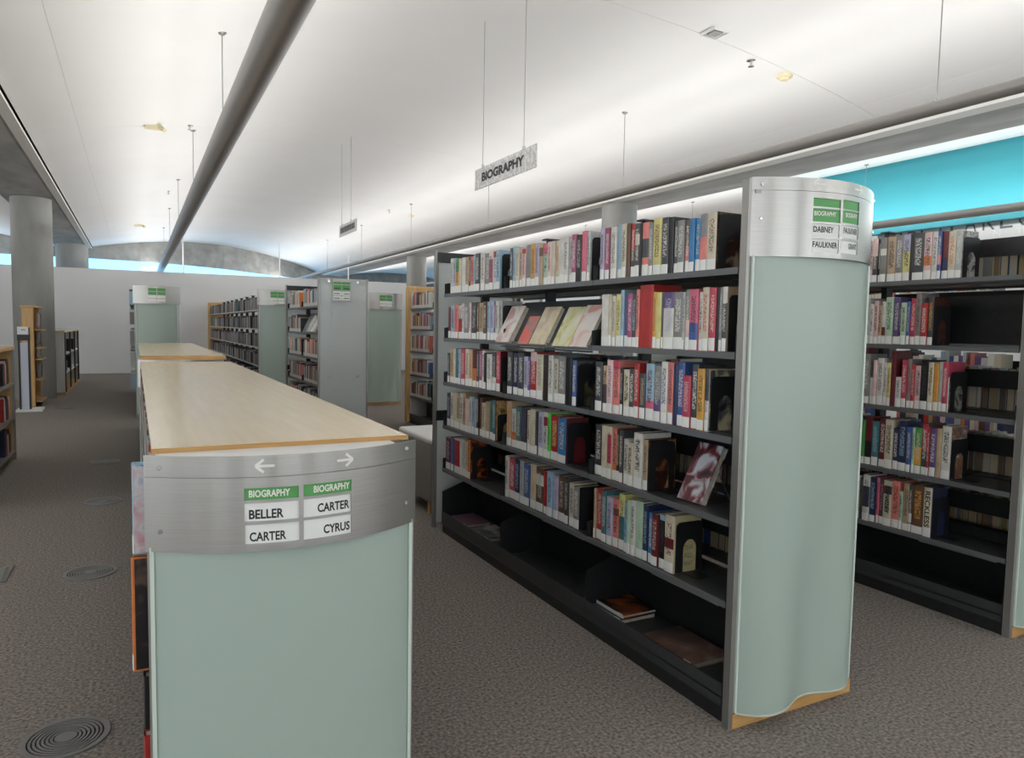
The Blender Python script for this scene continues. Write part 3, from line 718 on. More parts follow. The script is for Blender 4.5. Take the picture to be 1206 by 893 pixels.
# ================================================================ BOOKS
PAL = dict(w=(205, 202, 194), cr=(203, 193, 168), lg=(172, 174, 170), g=(128, 128, 126), dg=(66, 68, 70), k=(26, 26, 28), r=(178, 42, 40), m=(104, 32, 38), rp=(196, 58, 84), pk=(214, 96, 120),
           lp=(214, 180, 178), sm=(218, 120, 108), o=(214, 116, 48), gd=(216, 158, 60), y=(212, 204, 124), gn=(70, 150, 76), bg=(84, 214, 84), lgn=(168, 196, 166), t=(62, 112, 118), lb=(140, 176, 196),
           b=(56, 88, 150), ub=(44, 120, 176), nb=(38, 46, 80), p=(92, 74, 128), lv=(172, 168, 194), mg=(166, 72, 112), tn=(182, 156, 122), br=(104, 70, 52), db=(46, 34, 32))
PAL = {k: srgb(*[c + (sum(v) / 3 - c) * .12 for c in v]) for k, v in PAL.items()}
CNAME = dict(w='white', cr='cream', lg='pale grey', g='grey', dg='charcoal', k='black', r='red', m='maroon', rp='raspberry', pk='pink', lp='pale pink', sm='salmon', o='orange', gd='golden', y='pale yellow',
             gn='green', bg='bright green', lgn='pale green', t='teal', lb='light blue', b='blue', ub='bright blue', nb='navy', p='purple', lv='lavender', mg='magenta', tn='tan', br='brown', db='dark brown')
ORD = ['zeroth', 'first', 'second', 'third', 'fourth', 'fifth', 'sixth', 'seventh', 'eighth', 'ninth', 'tenth', 'eleventh', 'twelfth', 'thirteenth', 'fourteenth', 'fifteenth', 'sixteenth', 'seventeenth',
       'eighteenth', 'nineteenth', 'twentieth', 'twenty-first', 'twenty-second', 'twenty-third', 'twenty-fourth', 'twenty-fifth']

def book_mesh(t, h, d, col, bands=(), tit=None, titc=None, cover=None, rnd=.35):
    """spine at x=0 facing -x, thickness along y (0..t), height z; covers are a folded sheet"""
    c = .0028; v = []; f = []; fc = []; ft = []; uvs = []
    def quad(vs, color, uv=None, ti=False):
        b = len(v); v.extend(vs); f.append((b, b + 1, b + 2, b + 3)); fc.append(color); ft.append(ti)
        uvs.extend(uv or [(-9, -9)] * 4)
    zs = sorted(set([0.0, 1.0] + [q for bnd in bands for q in bnd[:2]]))
    ys = [(0, .0035), (.18, .0006), (.5, 0), (.82, .0006), (1, .0035)]
    for z0, z1 in zip(zs[:-1], zs[1:]):
        cc = col
        for b0, b1, bc_ in bands:
            if b0 <= (z0 + z1) / 2 <= b1: cc = bc_
        for (u0, x0), (u1, x1) in zip(ys[:-1], ys[1:]):
            quad([(x0, u0 * t, z0 * h), (x0, u0 * t, z1 * h), (x1, u1 * t, z1 * h), (x1, u1 * t, z0 * h)], cc,
                 [(u0, z0), (u0, z1), (u1, z1), (u1, z0)], True)
    cv = cover or col
    e = .0035
    quad([(e, 0, 0), (d, 0, 0), (d, 0, h), (e, 0, h)], cv); quad([(d, t, 0), (e, t, 0), (e, t, h), (d, t, h)], cv)
    quad([(d, 0, 0), (d, c, 0), (d, c, h), (d, 0, h)], cv); quad([(d, t - c, 0), (d, t, 0), (d, t, h), (d, t - c, h)], cv)
    quad([(d, c, 0), (e + c, c, 0), (e + c, c, h), (d, c, h)], cv); quad([(e + c, t - c, 0), (d, t - c, 0), (d, t - c, h), (e + c, t - c, h)], cv)
    for z, s_ in ((h, 1), (0, -1)):
        for q in ([(e, 0, z), (d, 0, z), (d, c, z), (e, c, z)], [(e, t - c, z), (d, t - c, z), (d, t, z), (e, t, z)], [(e, c, z), (e + c, c, z), (e + c, t - c, z), (e, t - c, z)]):
            quad(q if s_ > 0 else q[::-1], cv)
    me = bpy.data.meshes.new('book'); me.from_pydata(v, [], f)
    ca = me.color_attributes.new('Col', 'FLOAT_COLOR', 'CORNER'); ta = me.color_attributes.new('Tit', 'FLOAT_COLOR', 'CORNER')
    uv = me.uv_layers.new(name='UVMap')
    C1 = []; C2 = []
    for i, fcx in enumerate(fc):
        C1 += [*fcx, 1] * 4
        C2 += ([*titc, .85] if (ft[i] and titc) else [0, 0, 0, 0]) * 4
    ca.data.foreach_set('color', C1); ta.data.foreach_set('color', C2)
    uv.data.foreach_set('uv', [q for p in uvs for q in p])
    me.materials.append(M['book']); me.update(); return me
def pages_mesh(t, h, d):
    return MB().box(.0066, d - .004, .0029, t - .0029, .003, h - .004).mesh('pages', 'paper')
_lab = random.Random(5)
def label_mesh(t, lh):
    mb = MB(); pf = [(.03, .0025), (.18, .0), (.5, -.0007), (.82, .0), (.97, .0025)]
    mb.add([(x, u * t, .003) for u, x in pf] + [(x, u * t, .003 + lh) for u, x in pf], [(i, 5 + i, 6 + i, 1 + i) for i in range(4)], True)
    return mb.mesh('spine_label', 'white')
def make_book(t, h, d, col, loc, rot=(0, 0, 0), bands=(), titc=None, cover=None, spine_label=True, name='book', lh=None):
    o = bpy.data.objects.new(name, book_mesh(t, h, d, col, bands, None, titc, cover)); COL.objects.link(o)
    o.location = loc; o.rotation_euler = rot; ORG[o.name] = (0, 0, 0)
    p = bpy.data.objects.new('pages', pages_mesh(t, h, d)); COL.objects.link(p); p.parent = o
    if spine_label:
        q = bpy.data.objects.new('spine_label', label_mesh(t, lh or _lab.uniform(.040, .052))); COL.objects.link(q); q.parent = o
    return o
def vary(c, k, rg):
    f_ = 1 + rg.uniform(-k, k); return tuple(min(.95, max(.004, x * f_)) for x in c)

BOOKS = [
 ('B', 0, 0, 4.944, '56 256 w tdg|53 253 lv tdg|65 247 gd bgn:.62:1|42 241 cr|62 246 w|55 244 tn tbr|30 246 br|59 242 sm|29 246 lb|74 254 dg tw|67 250 w|76 244 g|58 248 w bmg:.2:.8|47 246 w br:.85:1|56 248 lb'),
 ('B', 0, 1, 3.98, '40 244 dg tw|35 249 lb|46 232 cr tg|38 237 tn|48 233 lp br:.85:.97|52 245 g|56 246 gd tm|50 243 lv|44 238 tn n bbr:.7:.9|48 233 lgn bpk:.75:1|42 239 lp tbr|37 239 cr|41 238 cr tr|53 247 w|48 247 w tdg|30 247 lg|46 252 mg tw|53 245 k n tlg|44 259 pk|31 253 lg'),
 ('B', 0, 2, 3.011, '37 255 lv|40 253 mg tw|20 250 m n|47 249 w tbr|38 257 lb|37 255 cr|29 253 br n|33 248 r tw bdg:.2:.5|36 246 dg bw:.6:.8|18 245 k n|48 243 sm bdg:.35:.7|30 238 g tw|56 252 y|13 245 tn|45 246 dg tw|31 243 k n|28 225 dg tw|42 222 g tw|26 221 br bsm:.2:.5|35 221 ub|28 217 ub|42 232 g bsm:.2:.6|54 232 cr tbr'),
 ('B', 1, 0, 5.047, '48 229 m|75 240 lb|73 242 sm tr|71 237 w br:.2:.6|38 251 w|87 250 g tw|36 251 lp|83 252 dg tlg|35 248 br|69 247 tn|56 253 br|44 251 lb|54 253 lv tp|27 252 p|47 253 w|41 252 lg'),
 ('B', 1, 2, 2.987, '62 254 w|30 251 cr|30 243 cr tg|37 251 y|29 269 lb tg|28 247 p|35 252 mg tw|34 248 dg tlb|24 268 sm|98 288 r n|25 251 gd tbr|34 248 y|12 245 dg|69 247 w tlv bp:.72:1|61 245 g|14 244 lg|28 253 g blp:0:.5|52 253 pk bb:.15:.45|24 240 w|37 258 cr tr|38 254 rp|18 251 k n|16 254 g tlg|26 256 dg tw bw:.75:1'),
 ('B', 2, 0, 5.018, '46 217 dg|64 253 tn tbr|50 255 cr|55 256 t|42 253 lv|71 255 rp|64 257 cr bo:.05:.2|57 255 tn to|67 257 m bo:0:.5|38 254 dg|48 253 mg|42 257 w|37 241 k|77 236 w|60 250 dg bw:.2:.35|58 258 rp'),
 ('B', 2, 1, 3.992, '69 261 dg tw|62 256 nb tw|71 261 dg tw|53 240 lv|31 242 p|72 272 r blp:.8:1 tw|79 260 cr tg bp:.05:.2|63 260 db n|52 260 w tdg|51 243 cr|80 260 g tw|65 254 k n|42 243 b tw'),
 ('B', 2, 2, 3.032, '61 247 dg tw|37 230 tn bdg:.2:.6|47 260 lp|57 258 sm brp:.85:1|24 227 k|48 221 cr|40 228 dg tw|39 254 r tw|45 211 dg ttn|59 258 lb bpk:.2:.35|48 253 g tlg bp:.0:.4|43 271 w tb|36 271 sm|28 264 nb n|43 274 b tw|48 221 rp|41 270 dg tw|43 254 gd|22 254 w bdg:.5:1'),
 ('B', 3, 0, 5.055, '66 243 dg tlv|65 254 w|63 257 cr ty|50 254 tn tk by:.05:.3|61 262 w tk|48 269 tn|65 233 lp|46 252 w|40 256 lb|34 244 lv|39 279 db|44 260 br|59 231 cr|58 245 tn|51 257 t|45 266 t'),
 ('B', 3, 1, 4.039, '65 277 tn to|58 235 w bo:.1:.4|68 255 t|82 258 dg tp|37 249 cr|63 261 cr|26 251 dg|60 256 lv|49 259 w br:.7:.9|34 257 bg|80 251 r ty|86 249 ub tw'),
 ('B', 3, 2, 3.017, '63 256 dg tw|53 258 cr|36 259 cr brp:.3:.85|39 257 sm bo:.05:.3|23 254 db|31 253 dg bpk:0:.2|38 215 w tk|44 205 cr tk|64 257 w tk|35 233 tn'),
 ('B', 4, 0, 5.045, '92 235 m|62 245 b|101 252 w br:.2:.95|46 259 w|58 259 w tg|38 256 cr|50 277 o tbr'),
 ('B', 4, 1, 4.02, '44 257 w|78 251 rp|69 257 nb tlb|54 261 lg tg|72 249 b|70 262 cr tgd|86 254 br bw:.6:.85|48 245 r|59 255 lb tb|57 242 lv|67 251 br tlg|43 255 dg|53 233 cr|57 225 g tw'),
 ('B', 4, 2, 3.002, '17 253 tn|51 260 r|44 256 t tw|48 237 lv|47 239 sm bbr:.65:.8|46 271 y bt:0:.6|27 241 lb tb|27 258 lgn|35 262 w|51 266 lgn|38 260 nb tlb|33 231 ub tw|44 235 m tlp|43 241 lb bk:.1:.9|61 253 cr bm:.42:.6'),
 ('C', 0, 0, 2.939, '29 253 lp|34 263 dg blp:.6:1|14 261 k|42 265 g bw:.6:.75|55 266 tn|46 268 g tw|45 270 y blv:.62:1|16 270 k n|69 270 dg tw|45 266 lp bo:.3:.5|32 264 w tdg|23 269 b bpk:.3:.5|36 263 m bnb:.2:.45|40 259 cr to|35 259 lg tw'),
 ('C', 1, 0, 2.947, '35 277 lg|26 242 w|29 260 lp|25 233 tn|25 256 w bm:.2:.4|47 280 lgn|41 274 p tw|11 243 dg|34 245 lgn tdg|21 252 b bp:.3:.6|31 268 rp|33 299 g tbr|40 240 r tw|32 273 dg tgd'),
 ('C', 2, 0, 2.937, '46 305 g tw|23 162 w|26 270 lp|41 283 w tk|25 256 w|25 257 y|30 340 m n|36 176 w|32 279 rp tw|26 285 g tr|23 256 r|37 250 lp|45 284 k tdg|30 273 cr tk|30 271 gd to|22 278 lg|29 277 rp tw|8 194 w'),
 ('C', 3, 0, 2.941, '41 271 gn|44 294 m bk:.0:.5|46 272 t tlb|42 292 m tw|51 292 cr tk|34 247 nb|52 291 nb tlb|30 264 b|18 264 lgn|41 268 gn bgd:.2:.58|35 296 dg brp:.5:1|14 279 r|37 274 p tw|28 278 tn n|50 297 w'),
 ('C', 4, 0, 2.94, '21 267 cr|24 259 dg n|47 284 w bdg:.3:.75|40 274 nb tlb|20 280 pk|29 276 dg tpk|54 275 cr bdg:.7:.88|47 282 sm|22 227 lgn|37 280 tn tdg|21 277 dg bw:.2:.4|71 283 br tgd|49 284 cr'),
]

ROWN = ['top', 'second', 'third', 'fourth', 'fifth']
BAYN = {'B': ['far bay', 'middle bay', 'near bay'], 'C': ['']}
ED = {'B': bays_of(2.045, 4.985, 3), 'C': bays_of(2.045, 4.985, 3)}
LASTCOVER = {('B', 0, 2): 'br', ('B', 1, 2): 'tn', ('B', 2, 0): 'm', ('B', 2, 1): 'nb', ('B', 3, 0): 'm', ('B', 3, 1): 'm', ('B', 3, 2): 'db', ('B', 4, 0): 'db', ('B', 4, 1): 'k', ('C', 1, 0): 'db', ('C', 4, 0): 'nb', ('C', 0, 0): 'lg', ('C', 2, 0): 'dg', ('C', 3, 0): 'w'}
def bookend(x, y, z, label, h=.225, wd=.15):
    """black pressed steel plate with an arched opening"""
    y0, y1 = y - .0025, y
    r = .02; xs0, xs1 = x + .012, x + .012 + wd
    outer = [(xs0, z + .003), (xs0, z + h - r)] + [(xs0 + r - r * math.cos(a), z + h - r + r * math.sin(a)) for a in (PI / 8, PI / 4, 3 * PI / 8, PI / 2)] + \
            [(xs1 - r + r * math.sin(a), z + h - r + r * math.cos(a)) for a in (0, PI / 8, PI / 4, 3 * PI / 8, PI / 2)] + [(xs1, z + .003)]
    xm = (xs0 + xs1) / 2 + .004; rr = wd * .25
    inner = [(xm - rr, z + .003), (xm - rr, z + h * .46)] + [(xm - rr * math.cos(a), z + h * .46 + rr * 1.15 * math.sin(a)) for a in [PI * i / 8 for i in range(1, 8)]] + [(xm + rr, z + h * .46), (xm + rr, z + .003)]
    # bridge the two outlines with quads (same count by resampling)
    def resample(p, n):
        ds = [0]
        for a, b in zip(p[:-1], p[1:]): ds.append(ds[-1] + math.dist(a, b))
        o = []
        for i in range(n):
            s_ = ds[-1] * i / (n - 1); k = max(j for j in range(len(ds)) if ds[j] <= s_ + 1e-9); k = min(k, len(p) - 2)
            f_ = (s_ - ds[k]) / max(1e-9, ds[k + 1] - ds[k]); o.append((p[k][0] + (p[k + 1][0] - p[k][0]) * f_, p[k][1] + (p[k + 1][1] - p[k][1]) * f_))
        return o
    n = 34; A = resample(outer, n); Bq = resample(inner, n)
    V = [(a, y0, b) for a, b in A] + [(a, y0, b) for a, b in Bq] + [(a, y1, b) for a, b in A] + [(a, y1, b) for a, b in Bq]
    mb = MB().add(V, [(i, i + 1, n + i + 1, n + i) for i in range(n - 1)] + [(2 * n + i + 1, 2 * n + i, 3 * n + i, 3 * n + i + 1) for i in range(n - 1)] +
                  [(i + 1, i, 2 * n + i, 2 * n + i + 1) for i in range(n - 1)] + [(n + i, n + i + 1, 3 * n + i + 1, 3 * n + i) for i in range(n - 1)])
    mb.box(xm - rr, xm + rr, y - .10, y, z + .0016, z + .0032)
    o = mb.build('bookend', 'black', loc=(x + .08, y, z))
    return tag(o, label, 'bookend', 'black steel bookends')
rg = random.Random(11)
BOOKOBJ = {}
for case, row, bay, y0, txt in BOOKS:
    zs = (SH_B if case == 'B' else SH_C)[row]; X = 2.05 if case == 'B' else 3.975
    bi = 2 - bay if case == 'B' else 0
    lo, hi = ED[case][bi] + .01, ED[case][bi + 1] - .008
    y = min(y0, hi); items = txt.split('|'); cases = 'central bookcase' if case == 'B' else 'right bookcase'
    tot = sum(float(e.split()[0]) for e in items) / 1000
    for i, e in enumerate(items):
        p = e.split(); t = float(p[0]) / 1000; h = float(p[1]) / 1000; col = vary(PAL[p[2]], .07, rg); bands = []; titc = None; lab = True; feat = ''
        for o_ in p[3:]:
            if o_ == 'n': lab = False; feat = feat or 'without label'
            elif o_[0] == 'b': c_, a, b = o_[1:].split(':'); bands.append((float(a), float(b), PAL[c_])); feat = f'with {CNAME[c_]} band'
            elif o_[0] == 't': titc = PAL[o_[1:]]; feat = feat or ('with lettering' if o_[1:] not in CNAME else f'lettered {CNAME[o_[1:]]}')
        if titc is None and 'n' not in p[3:] and rg.random() < .8: titc = PAL[rg.choice(['dg', 'db', 'm', 'nb'] if sum(col) > .75 else ['w', 'cr', 'lg'])]
        last = i == len(items) - 1
        d = rg.uniform(.145, .17)
        cv = PAL[LASTCOVER[(case, row, bay)]] if last and (case, row, bay) in LASTCOVER else None
        hmax = .285 if case == 'B' else .33
        tt = t - .0012
        o = make_book(tt, min(h, hmax), d, col, (X + rg.uniform(-.004, .006), y - tt, zs + .0005), bands=bands, titc=titc, cover=cv, spine_label=lab)
        y -= t
        size = 'thick ' if t > .066 else 'thin ' if t < .028 else 'tall ' if h > .265 else 'short ' if h < .225 else ''
        where = f"{BAYN[case][bay]} of {ROWN[row]} shelf" if case == 'B' else f'{ROWN[row]} shelf'
        pos = 'rightmost' if last else f'{ORD[i + 1]} from left'
        lb = f"{size}{CNAME[p[2]]} book {feat + ', ' if feat else ', '}{pos}, {where}, {cases}".replace(' ,', ',')
        if len(lb.split()) > 16: lb = lb.replace(feat + ', ', '').replace(' ,', ',')
        tag(o, lb, 'book', f"books on the {ROWN[row]} shelf of the {cases}")
        BOOKOBJ[(case, row, bay, i)] = o
    if case == 'B' or row in (0, 1, 2, 3, 4):
        wn = f"{BAYN[case][bay]}, {ROWN[row]} shelf, {cases}" if case == 'B' else f"{ROWN[row]} shelf, {cases}"
        hh = .175 if (case, row, bay) == ('B', 3, 0) else .225
        if (case, row, bay) not in (('B', 1, 1),):
            bookend(X, y - .0015, zs, f'black arched steel bookend after the last book, {wn}', hh)
# lettering on two spines that can be read
def spine_text(key, s_, mt, z0, z1, frac=.62):
    o = BOOKOBJ[key]; me = o.data; t = max(v.co.y for v in me.vertices)
    vs, fs, W, Hh = text_geo(s_, 1.0, .02)
    mb = MB().add([(-.0008, t / 2 - (yv / Hh - .5) * t * frac, z1 - (xv / W) * (z1 - z0)) for xv, yv in vs], fs)
    q = bpy.data.objects.new('lettering', mb.mesh('lettering', mt)); COL.objects.link(q); q.parent = o
spine_text(('C', 4, 0, 12), 'RECKLESS', 'ink', .055, .262)
spine_text(('C', 4, 0, 6), 'WILEY', 'ink', .075, .185, .5)
# cover art behind the arches
ARTS = [('B', 0, 2, (60, 34, 22), (24, 14, 12), (150, 130, 110)), ('B', 2, 2, (40, 30, 34), (90, 90, 92), (196, 184, 150)), ('B', 3, 0, (104, 32, 38), (196, 170, 110), (150, 120, 70)), ('B', 3, 2, (16, 14, 14), (60, 30, 20), (196, 140, 90)),
        ('B', 2, 1, (20, 26, 44), (70, 66, 50), (110, 100, 70)), ('C', 0, 0, (90, 88, 90), (190, 188, 184), (60, 60, 62)), ('C', 3, 0, (180, 140, 110), (120, 80, 60), (210, 200, 190)), ('C', 2, 0, (50, 52, 52), (150, 150, 140), (40, 42, 42)),
        ('C', 1, 0, (30, 22, 20), (90, 50, 36), (26, 22, 22)), ('B', 4, 0, (22, 20, 22), (30, 26, 26), (214, 100, 40)), ('B', 4, 2, (190, 176, 130), (200, 186, 140), (180, 166, 120))]
for i, (cs, rw, by, a, b, c) in enumerate(ARTS):
    ks = [k for k in BOOKOBJ if k[:3] == (cs, rw, by)]
    o = BOOKOBJ[max(ks)]; me = o.data; hh = max(v.co.z for v in me.vertices); dd = max(v.co.x for v in me.vertices)
    q = bpy.data.objects.new('cover_picture', MB().box(.008, dd - .004, -.0006, -.0001, .004, hh - .004).mesh('cover_picture', artmat(f'cover_art_{i}', srgb(*a), srgb(*b), srgb(*c), 14, i * 3.1))); COL.objects.link(q); q.parent = o
    if (cs, rw, by) == ('B', 4, 2):
        for k, (s_, wd) in enumerate((('THA', .05), ('ALL', .05), ('WAY', .055))):
            vs, fs, W, Hh = text_geo(s_, 1.0, .0)
            l = bpy.data.objects.new('lettering', MB().add([(.062 + xv / W * wd, -.0009, .098 - k * .036 + yv / Hh * .022) for xv, yv in vs], fs).mesh('lettering', 'greytext')); COL.objects.link(l); l.parent = q

# face-out books on the sloping display shelf, middle bay, second shelf
SW = lambda *c: srgb(*c)
ds = thing('display_ledge', 'sloping black display ledge holding five face-out books', 'display shelf', (2.1, 3.5, 1.463))
MB().prism([(2.026, 1.438), (2.036, 1.438), (2.172, 1.700), (2.162, 1.704)], 'y', 3.02, 3.98).build('sloping_back', 'shelf', ds)
MB().box(1.994, 2.032, 3.02, 3.98, 1.428, 1.436).build('front_lip', 'shelf', ds)
tilt = math.atan2(.125, .24)
FACE = [(4.072, 3.888, .252, .036, (214, 210, 200), (204, 200, 192), (190, 150, 150), 'white face-out book with faint colours, leftmost on sloping ledge'),
        (3.800, 3.668, .185, .022, (96, 96, 102), (150, 120, 112), (206, 90, 80), 'small grey and salmon face-out book on sloping ledge'),
        (3.645, 3.462, .240, .030, (196, 182, 152), (206, 192, 162), (180, 168, 146), 'tan cream face-out book at the middle of sloping ledge'),
        (3.402, 3.228, .240, .020, (168, 166, 70), (200, 198, 150), (206, 204, 192), 'white and olive face-out book on sloping ledge'),
        (3.215, 3.056, .245, .026, (200, 150, 140), (206, 194, 186), (204, 200, 194), 'pale pinkish face-out book, rightmost on sloping ledge')]
for i, (ya, yb, hh, th, a, b, c, lb) in enumerate(FACE):
    wd = ya - yb
    t = thing('book', lb, 'book', (2.030 - .0, (ya + yb) / 2, 1.441), 'face-out books on the sloping ledge')
    t.rotation_euler = (0, tilt, 0); ORG[t.name] = (0, 0, 0)
    def piece(nm, mt, *bxx):
        q = bpy.data.objects.new(nm, MB().box(*bxx).mesh(nm, mt)); COL.objects.link(q); q.parent = t
    am = artmat(f'face_cover_{i}', SW(*a), SW(*b), SW(*c), 9, 5 + i * 2.3)
    piece('front_cover', am, -.003 - th, -th, -wd / 2, wd / 2, .0, hh)
    piece('pages', 'paper', -th, -.006, -wd / 2 + .004, wd / 2 - .003, .003, hh - .004)
    piece('back_cover', am, -.006, -.003, -wd / 2, wd / 2, 0, hh)
    piece('spine', am, -th, -.003, wd / 2 - .003, wd / 2, 0, hh)
    t.location.x += .006

# leaning face-out book on a wire stand, fourth shelf near bay
t = thing('book', 'face-out book with photographic cover leaning on wire stand, fourth shelf near bay', 'book', (2.09, 2.345, .818))
t.rotation_euler = (0, tilt * .95, 0); ORG[t.name] = (0, 0, 0)
am = artmat('leaning_cover', SW(20, 22, 30), SW(110, 40, 48), SW(196, 200, 208), 11, 2.2)
for nm, mt, bxx in (('front_cover', am, (-.003, 0, -.075, .075, 0, .265)), ('pages', 'paper', (0, .024, -.072, .073, .003, .262)), ('back_cover', am, (.024, .027, -.075, .075, 0, .265)), ('spine', am, (-.003, .027, .072, .075, 0, .265))):
    q = bpy.data.objects.new(nm, MB().box(*bxx).mesh(nm, mt)); COL.objects.link(q); q.parent = t
st = thing('book_stand', 'thin clear wire stand behind the leaning face-out book', 'stand', (2.22, 2.34, .812))
mb = MB()
for dy in (-.035, .035):
    mb.cyl((2.19, 2.34 + dy, .98), (2.285, 2.34 + dy, .8145), .0022, 6)
mb.cyl((2.19, 2.305, .98), (2.19, 2.375, .98), .0022, 6)
mb.build('legs', 'grey_metal', st)
# flat books in the base bins
def flat_book(x, y, z, wdx, lny, th, cover, edge, lb, ang=0):
    t = thing('book', lb, 'book', (x, y, z), 'books lying flat in the base bins'); t.rotation_euler = (0, 0, ang); ORG[t.name] = (0, 0, 0)
    for nm, mt, bxx in (('front_cover', cover, (0, wdx, -lny / 2, lny / 2, th - .003, th)), ('pages', 'paper', (.006, wdx - .004, -lny / 2 + .004, lny / 2 - .004, .003, th - .003)), ('back_cover', cover, (0, wdx, -lny / 2, lny / 2, 0, .003)), ('spine', edge, (-.001, .003, -lny / 2, lny / 2, 0, th)), ('spine_label', 'white', (-.002, .006, -lny / 2 + .01, -lny / 2 + .055, -.0005 + .001, th + .0006))):
        q = bpy.data.objects.new(nm, MB().box(*bxx).mesh(nm, mt)); COL.objects.link(q); q.parent = t
gt = 'grey_metal'
flat_book(2.075, 2.95, .107, .215, .33, .024, artmat('flat_cover_a', SW(40, 42, 46), SW(60, 60, 64), SW(80, 82, 84), 6, 1), 'laminate', 'grey book lying flat, lower of the pair in the near base bin')
flat_book(2.095, 2.94, .132, .205, .30, .016, artmat('flat_cover_b', SW(16, 16, 18), SW(24, 20, 20), SW(170, 90, 50), 5, 7), 'laminate', 'black book with amber oval picture, upper of the flat pair')
flat_book(2.070, 2.44, .107, .225, .34, .026, artmat('flat_cover_c', SW(70, 66, 64), SW(120, 90, 78), SW(150, 140, 130), 5, 3), 'dark', 'large grey brown picture book lying flat in the near base bin')
flat_book(2.075, 4.80, .107, .20, .30, .022, artmat('flat_cover_d', SW(60, 58, 78), SW(110, 104, 120), SW(140, 70, 76), 6, 4), 'laminate', 'mauve patterned book lying flat, left in the far base bin')
flat_book(2.070, 4.42, .107, .20, .30, .026, artmat('flat_cover_e', SW(44, 46, 48), SW(70, 72, 72), SW(190, 190, 190), 5, 9), 'laminate', 'dark grey book lying flat, right in the far base bin')
# books that stick out from the left side of the nearest low bookcase
LOW = [(-.016, 2.13, .9215, .03, .245, .17, 'lb', 'pale blue picture book poking out beside the steel band at left'),
       (-.006, 2.17, .9215, .05, .215, .17, 'cr', 'cream book behind the pale blue one, upper left shelf of nearest low bookcase'),
       (-.021, 2.13, .6015, .022, .312, .17, 'o', 'orange spined tall book sticking out at the left of the nearest low bookcase'),
       (-.008, 2.16, .6015, .025, .205, .17, 't', 'teal book beside the orange one, middle left shelf of nearest low bookcase'),
       (-.004, 2.19, .6015, .04, .19, .17, 'w', 'white book beside the teal one, middle left shelf of nearest low bookcase'),
       (.004, 2.13, .2815, .04, .30, .15, 'k', 'black book on the lower left shelf of the nearest low bookcase'),
       (.002, 2.09, .2815, .035, .155, .15, 'r', 'short red book at the bottom left of the nearest low bookcase')]
for x, y, z, t_, h_, d_, c_, lb in LOW:
    o = make_book(t_, h_, d_, PAL[c_], (x, y, z), titc=PAL['k'])
    if c_ in 'lb o':
        am = artmat('side_cover_' + c_, *((SW(200, 150, 160), SW(206, 204, 204), SW(60, 110, 170)) if c_ == 'lb' else (SW(20, 18, 20), SW(36, 32, 32), SW(90, 70, 60))), 14, 6)
        q = bpy.data.objects.new('cover_picture', MB().box(.008 if c_ == 'o' else .003, d_ - .003, -.0007, -.0001, .004, h_ - .004).mesh('cover_picture', am)); COL.objects.link(q); q.parent = o
    tag(o, lb, 'book', 'books in the left side of the low bookcase')

# ---------------------------------------------------------------- the rest of the books, past the nearest three hundred: one mesh
m = mat('far_book_cover', rough=0.5); a_ = N(m, 'ShaderNodeAttribute'); a_.attribute_name = 'Col'; L(m, a_.outputs['Color'], P(m).inputs['Base Color']); M['farbook'] = m
FV, FF, FC = [], [], []
def fbox(x0, x1, y0, y1, z0, z1, col, lab=None, dr=1):
    b = len(FV); FV.extend([(x0, y0, z0), (x1, y0, z0), (x1, y1, z0), (x0, y1, z0), (x0, y0, z1), (x1, y0, z1), (x1, y1, z1), (x0, y1, z1)])
    FF.extend([tuple(b + i for i in q) for q in ((0, 3, 2, 1), (4, 5, 6, 7), (0, 1, 5, 4), (1, 2, 6, 5), (2, 3, 7, 6), (3, 0, 4, 7))]); FC.extend([col] * 6)
    if lab:
        xx = x0 - .0006; b = len(FV); FV.extend([(xx, y0 + .001, z0 + .003), (xx, y1 - .001, z0 + .003), (xx, y1 - .001, z0 + .048), (xx, y0 + .001, z0 + .048)]); FF.append((b + 1, b, b + 3, b + 2)); FC.append(PAL['w'])
rf = random.Random(3)
MIX = 'w w w cr cr lg lg g g dg dg k lp sm r m b lb nb t tn br y o p'.split()
DARK = 'k k k dg dg dg db nb m g lg w lv t cr br'.split()
def fill(x, z, ya, yb, pal, lab=True, gap=.12, hh=(.20, .26), t=(.025, .055)):
    y = ya
    while y < yb:
        tt = rf.uniform(*t)
        if y + tt > yb: break
        fbox(x, x + .16, y, y + tt - .0015, z + .0015, z + rf.uniform(*hh), vary(PAL[rf.choice(pal)], .2, rf), lab)
        y += tt
for (X, ya, yb, nb_, shv, pal) in ((5.85, 2.045, 5.1, 3, SH_C, MIX), (2.10, 9.6, 11.75, 2, SH_F, MIX), (2.02, 14.245, 24.24, 10, SH_E, DARK), (3.86, 7.945, 11.0, 3, SH_H, MIX), (-.03, 13.145, 17.94, 5, SH_D, 'w lg g g lg dg cr lb'.split())):
    ed = bays_of(ya, yb, nb_)
    for k in range(nb_):
        for z in shv:
            if X == 2.10 and k == 0 and z == 1.44: continue
            fill(X + .05 - (.1  if X < 0 else 0), z, ed[k] + rf.uniform(.05, .25), ed[k + 1] - .02, pal, lab=pal is not DARK, hh=(.23, .31) if X == 5.85 else (.20, .26))
ed = bays_of(2.06, 6.95, 5)
for k in range(5):
    for z in SH_L: fill(.03, z, ed[k] + (.22 if k == 0 else .1), ed[k + 1] - .02, MIX)
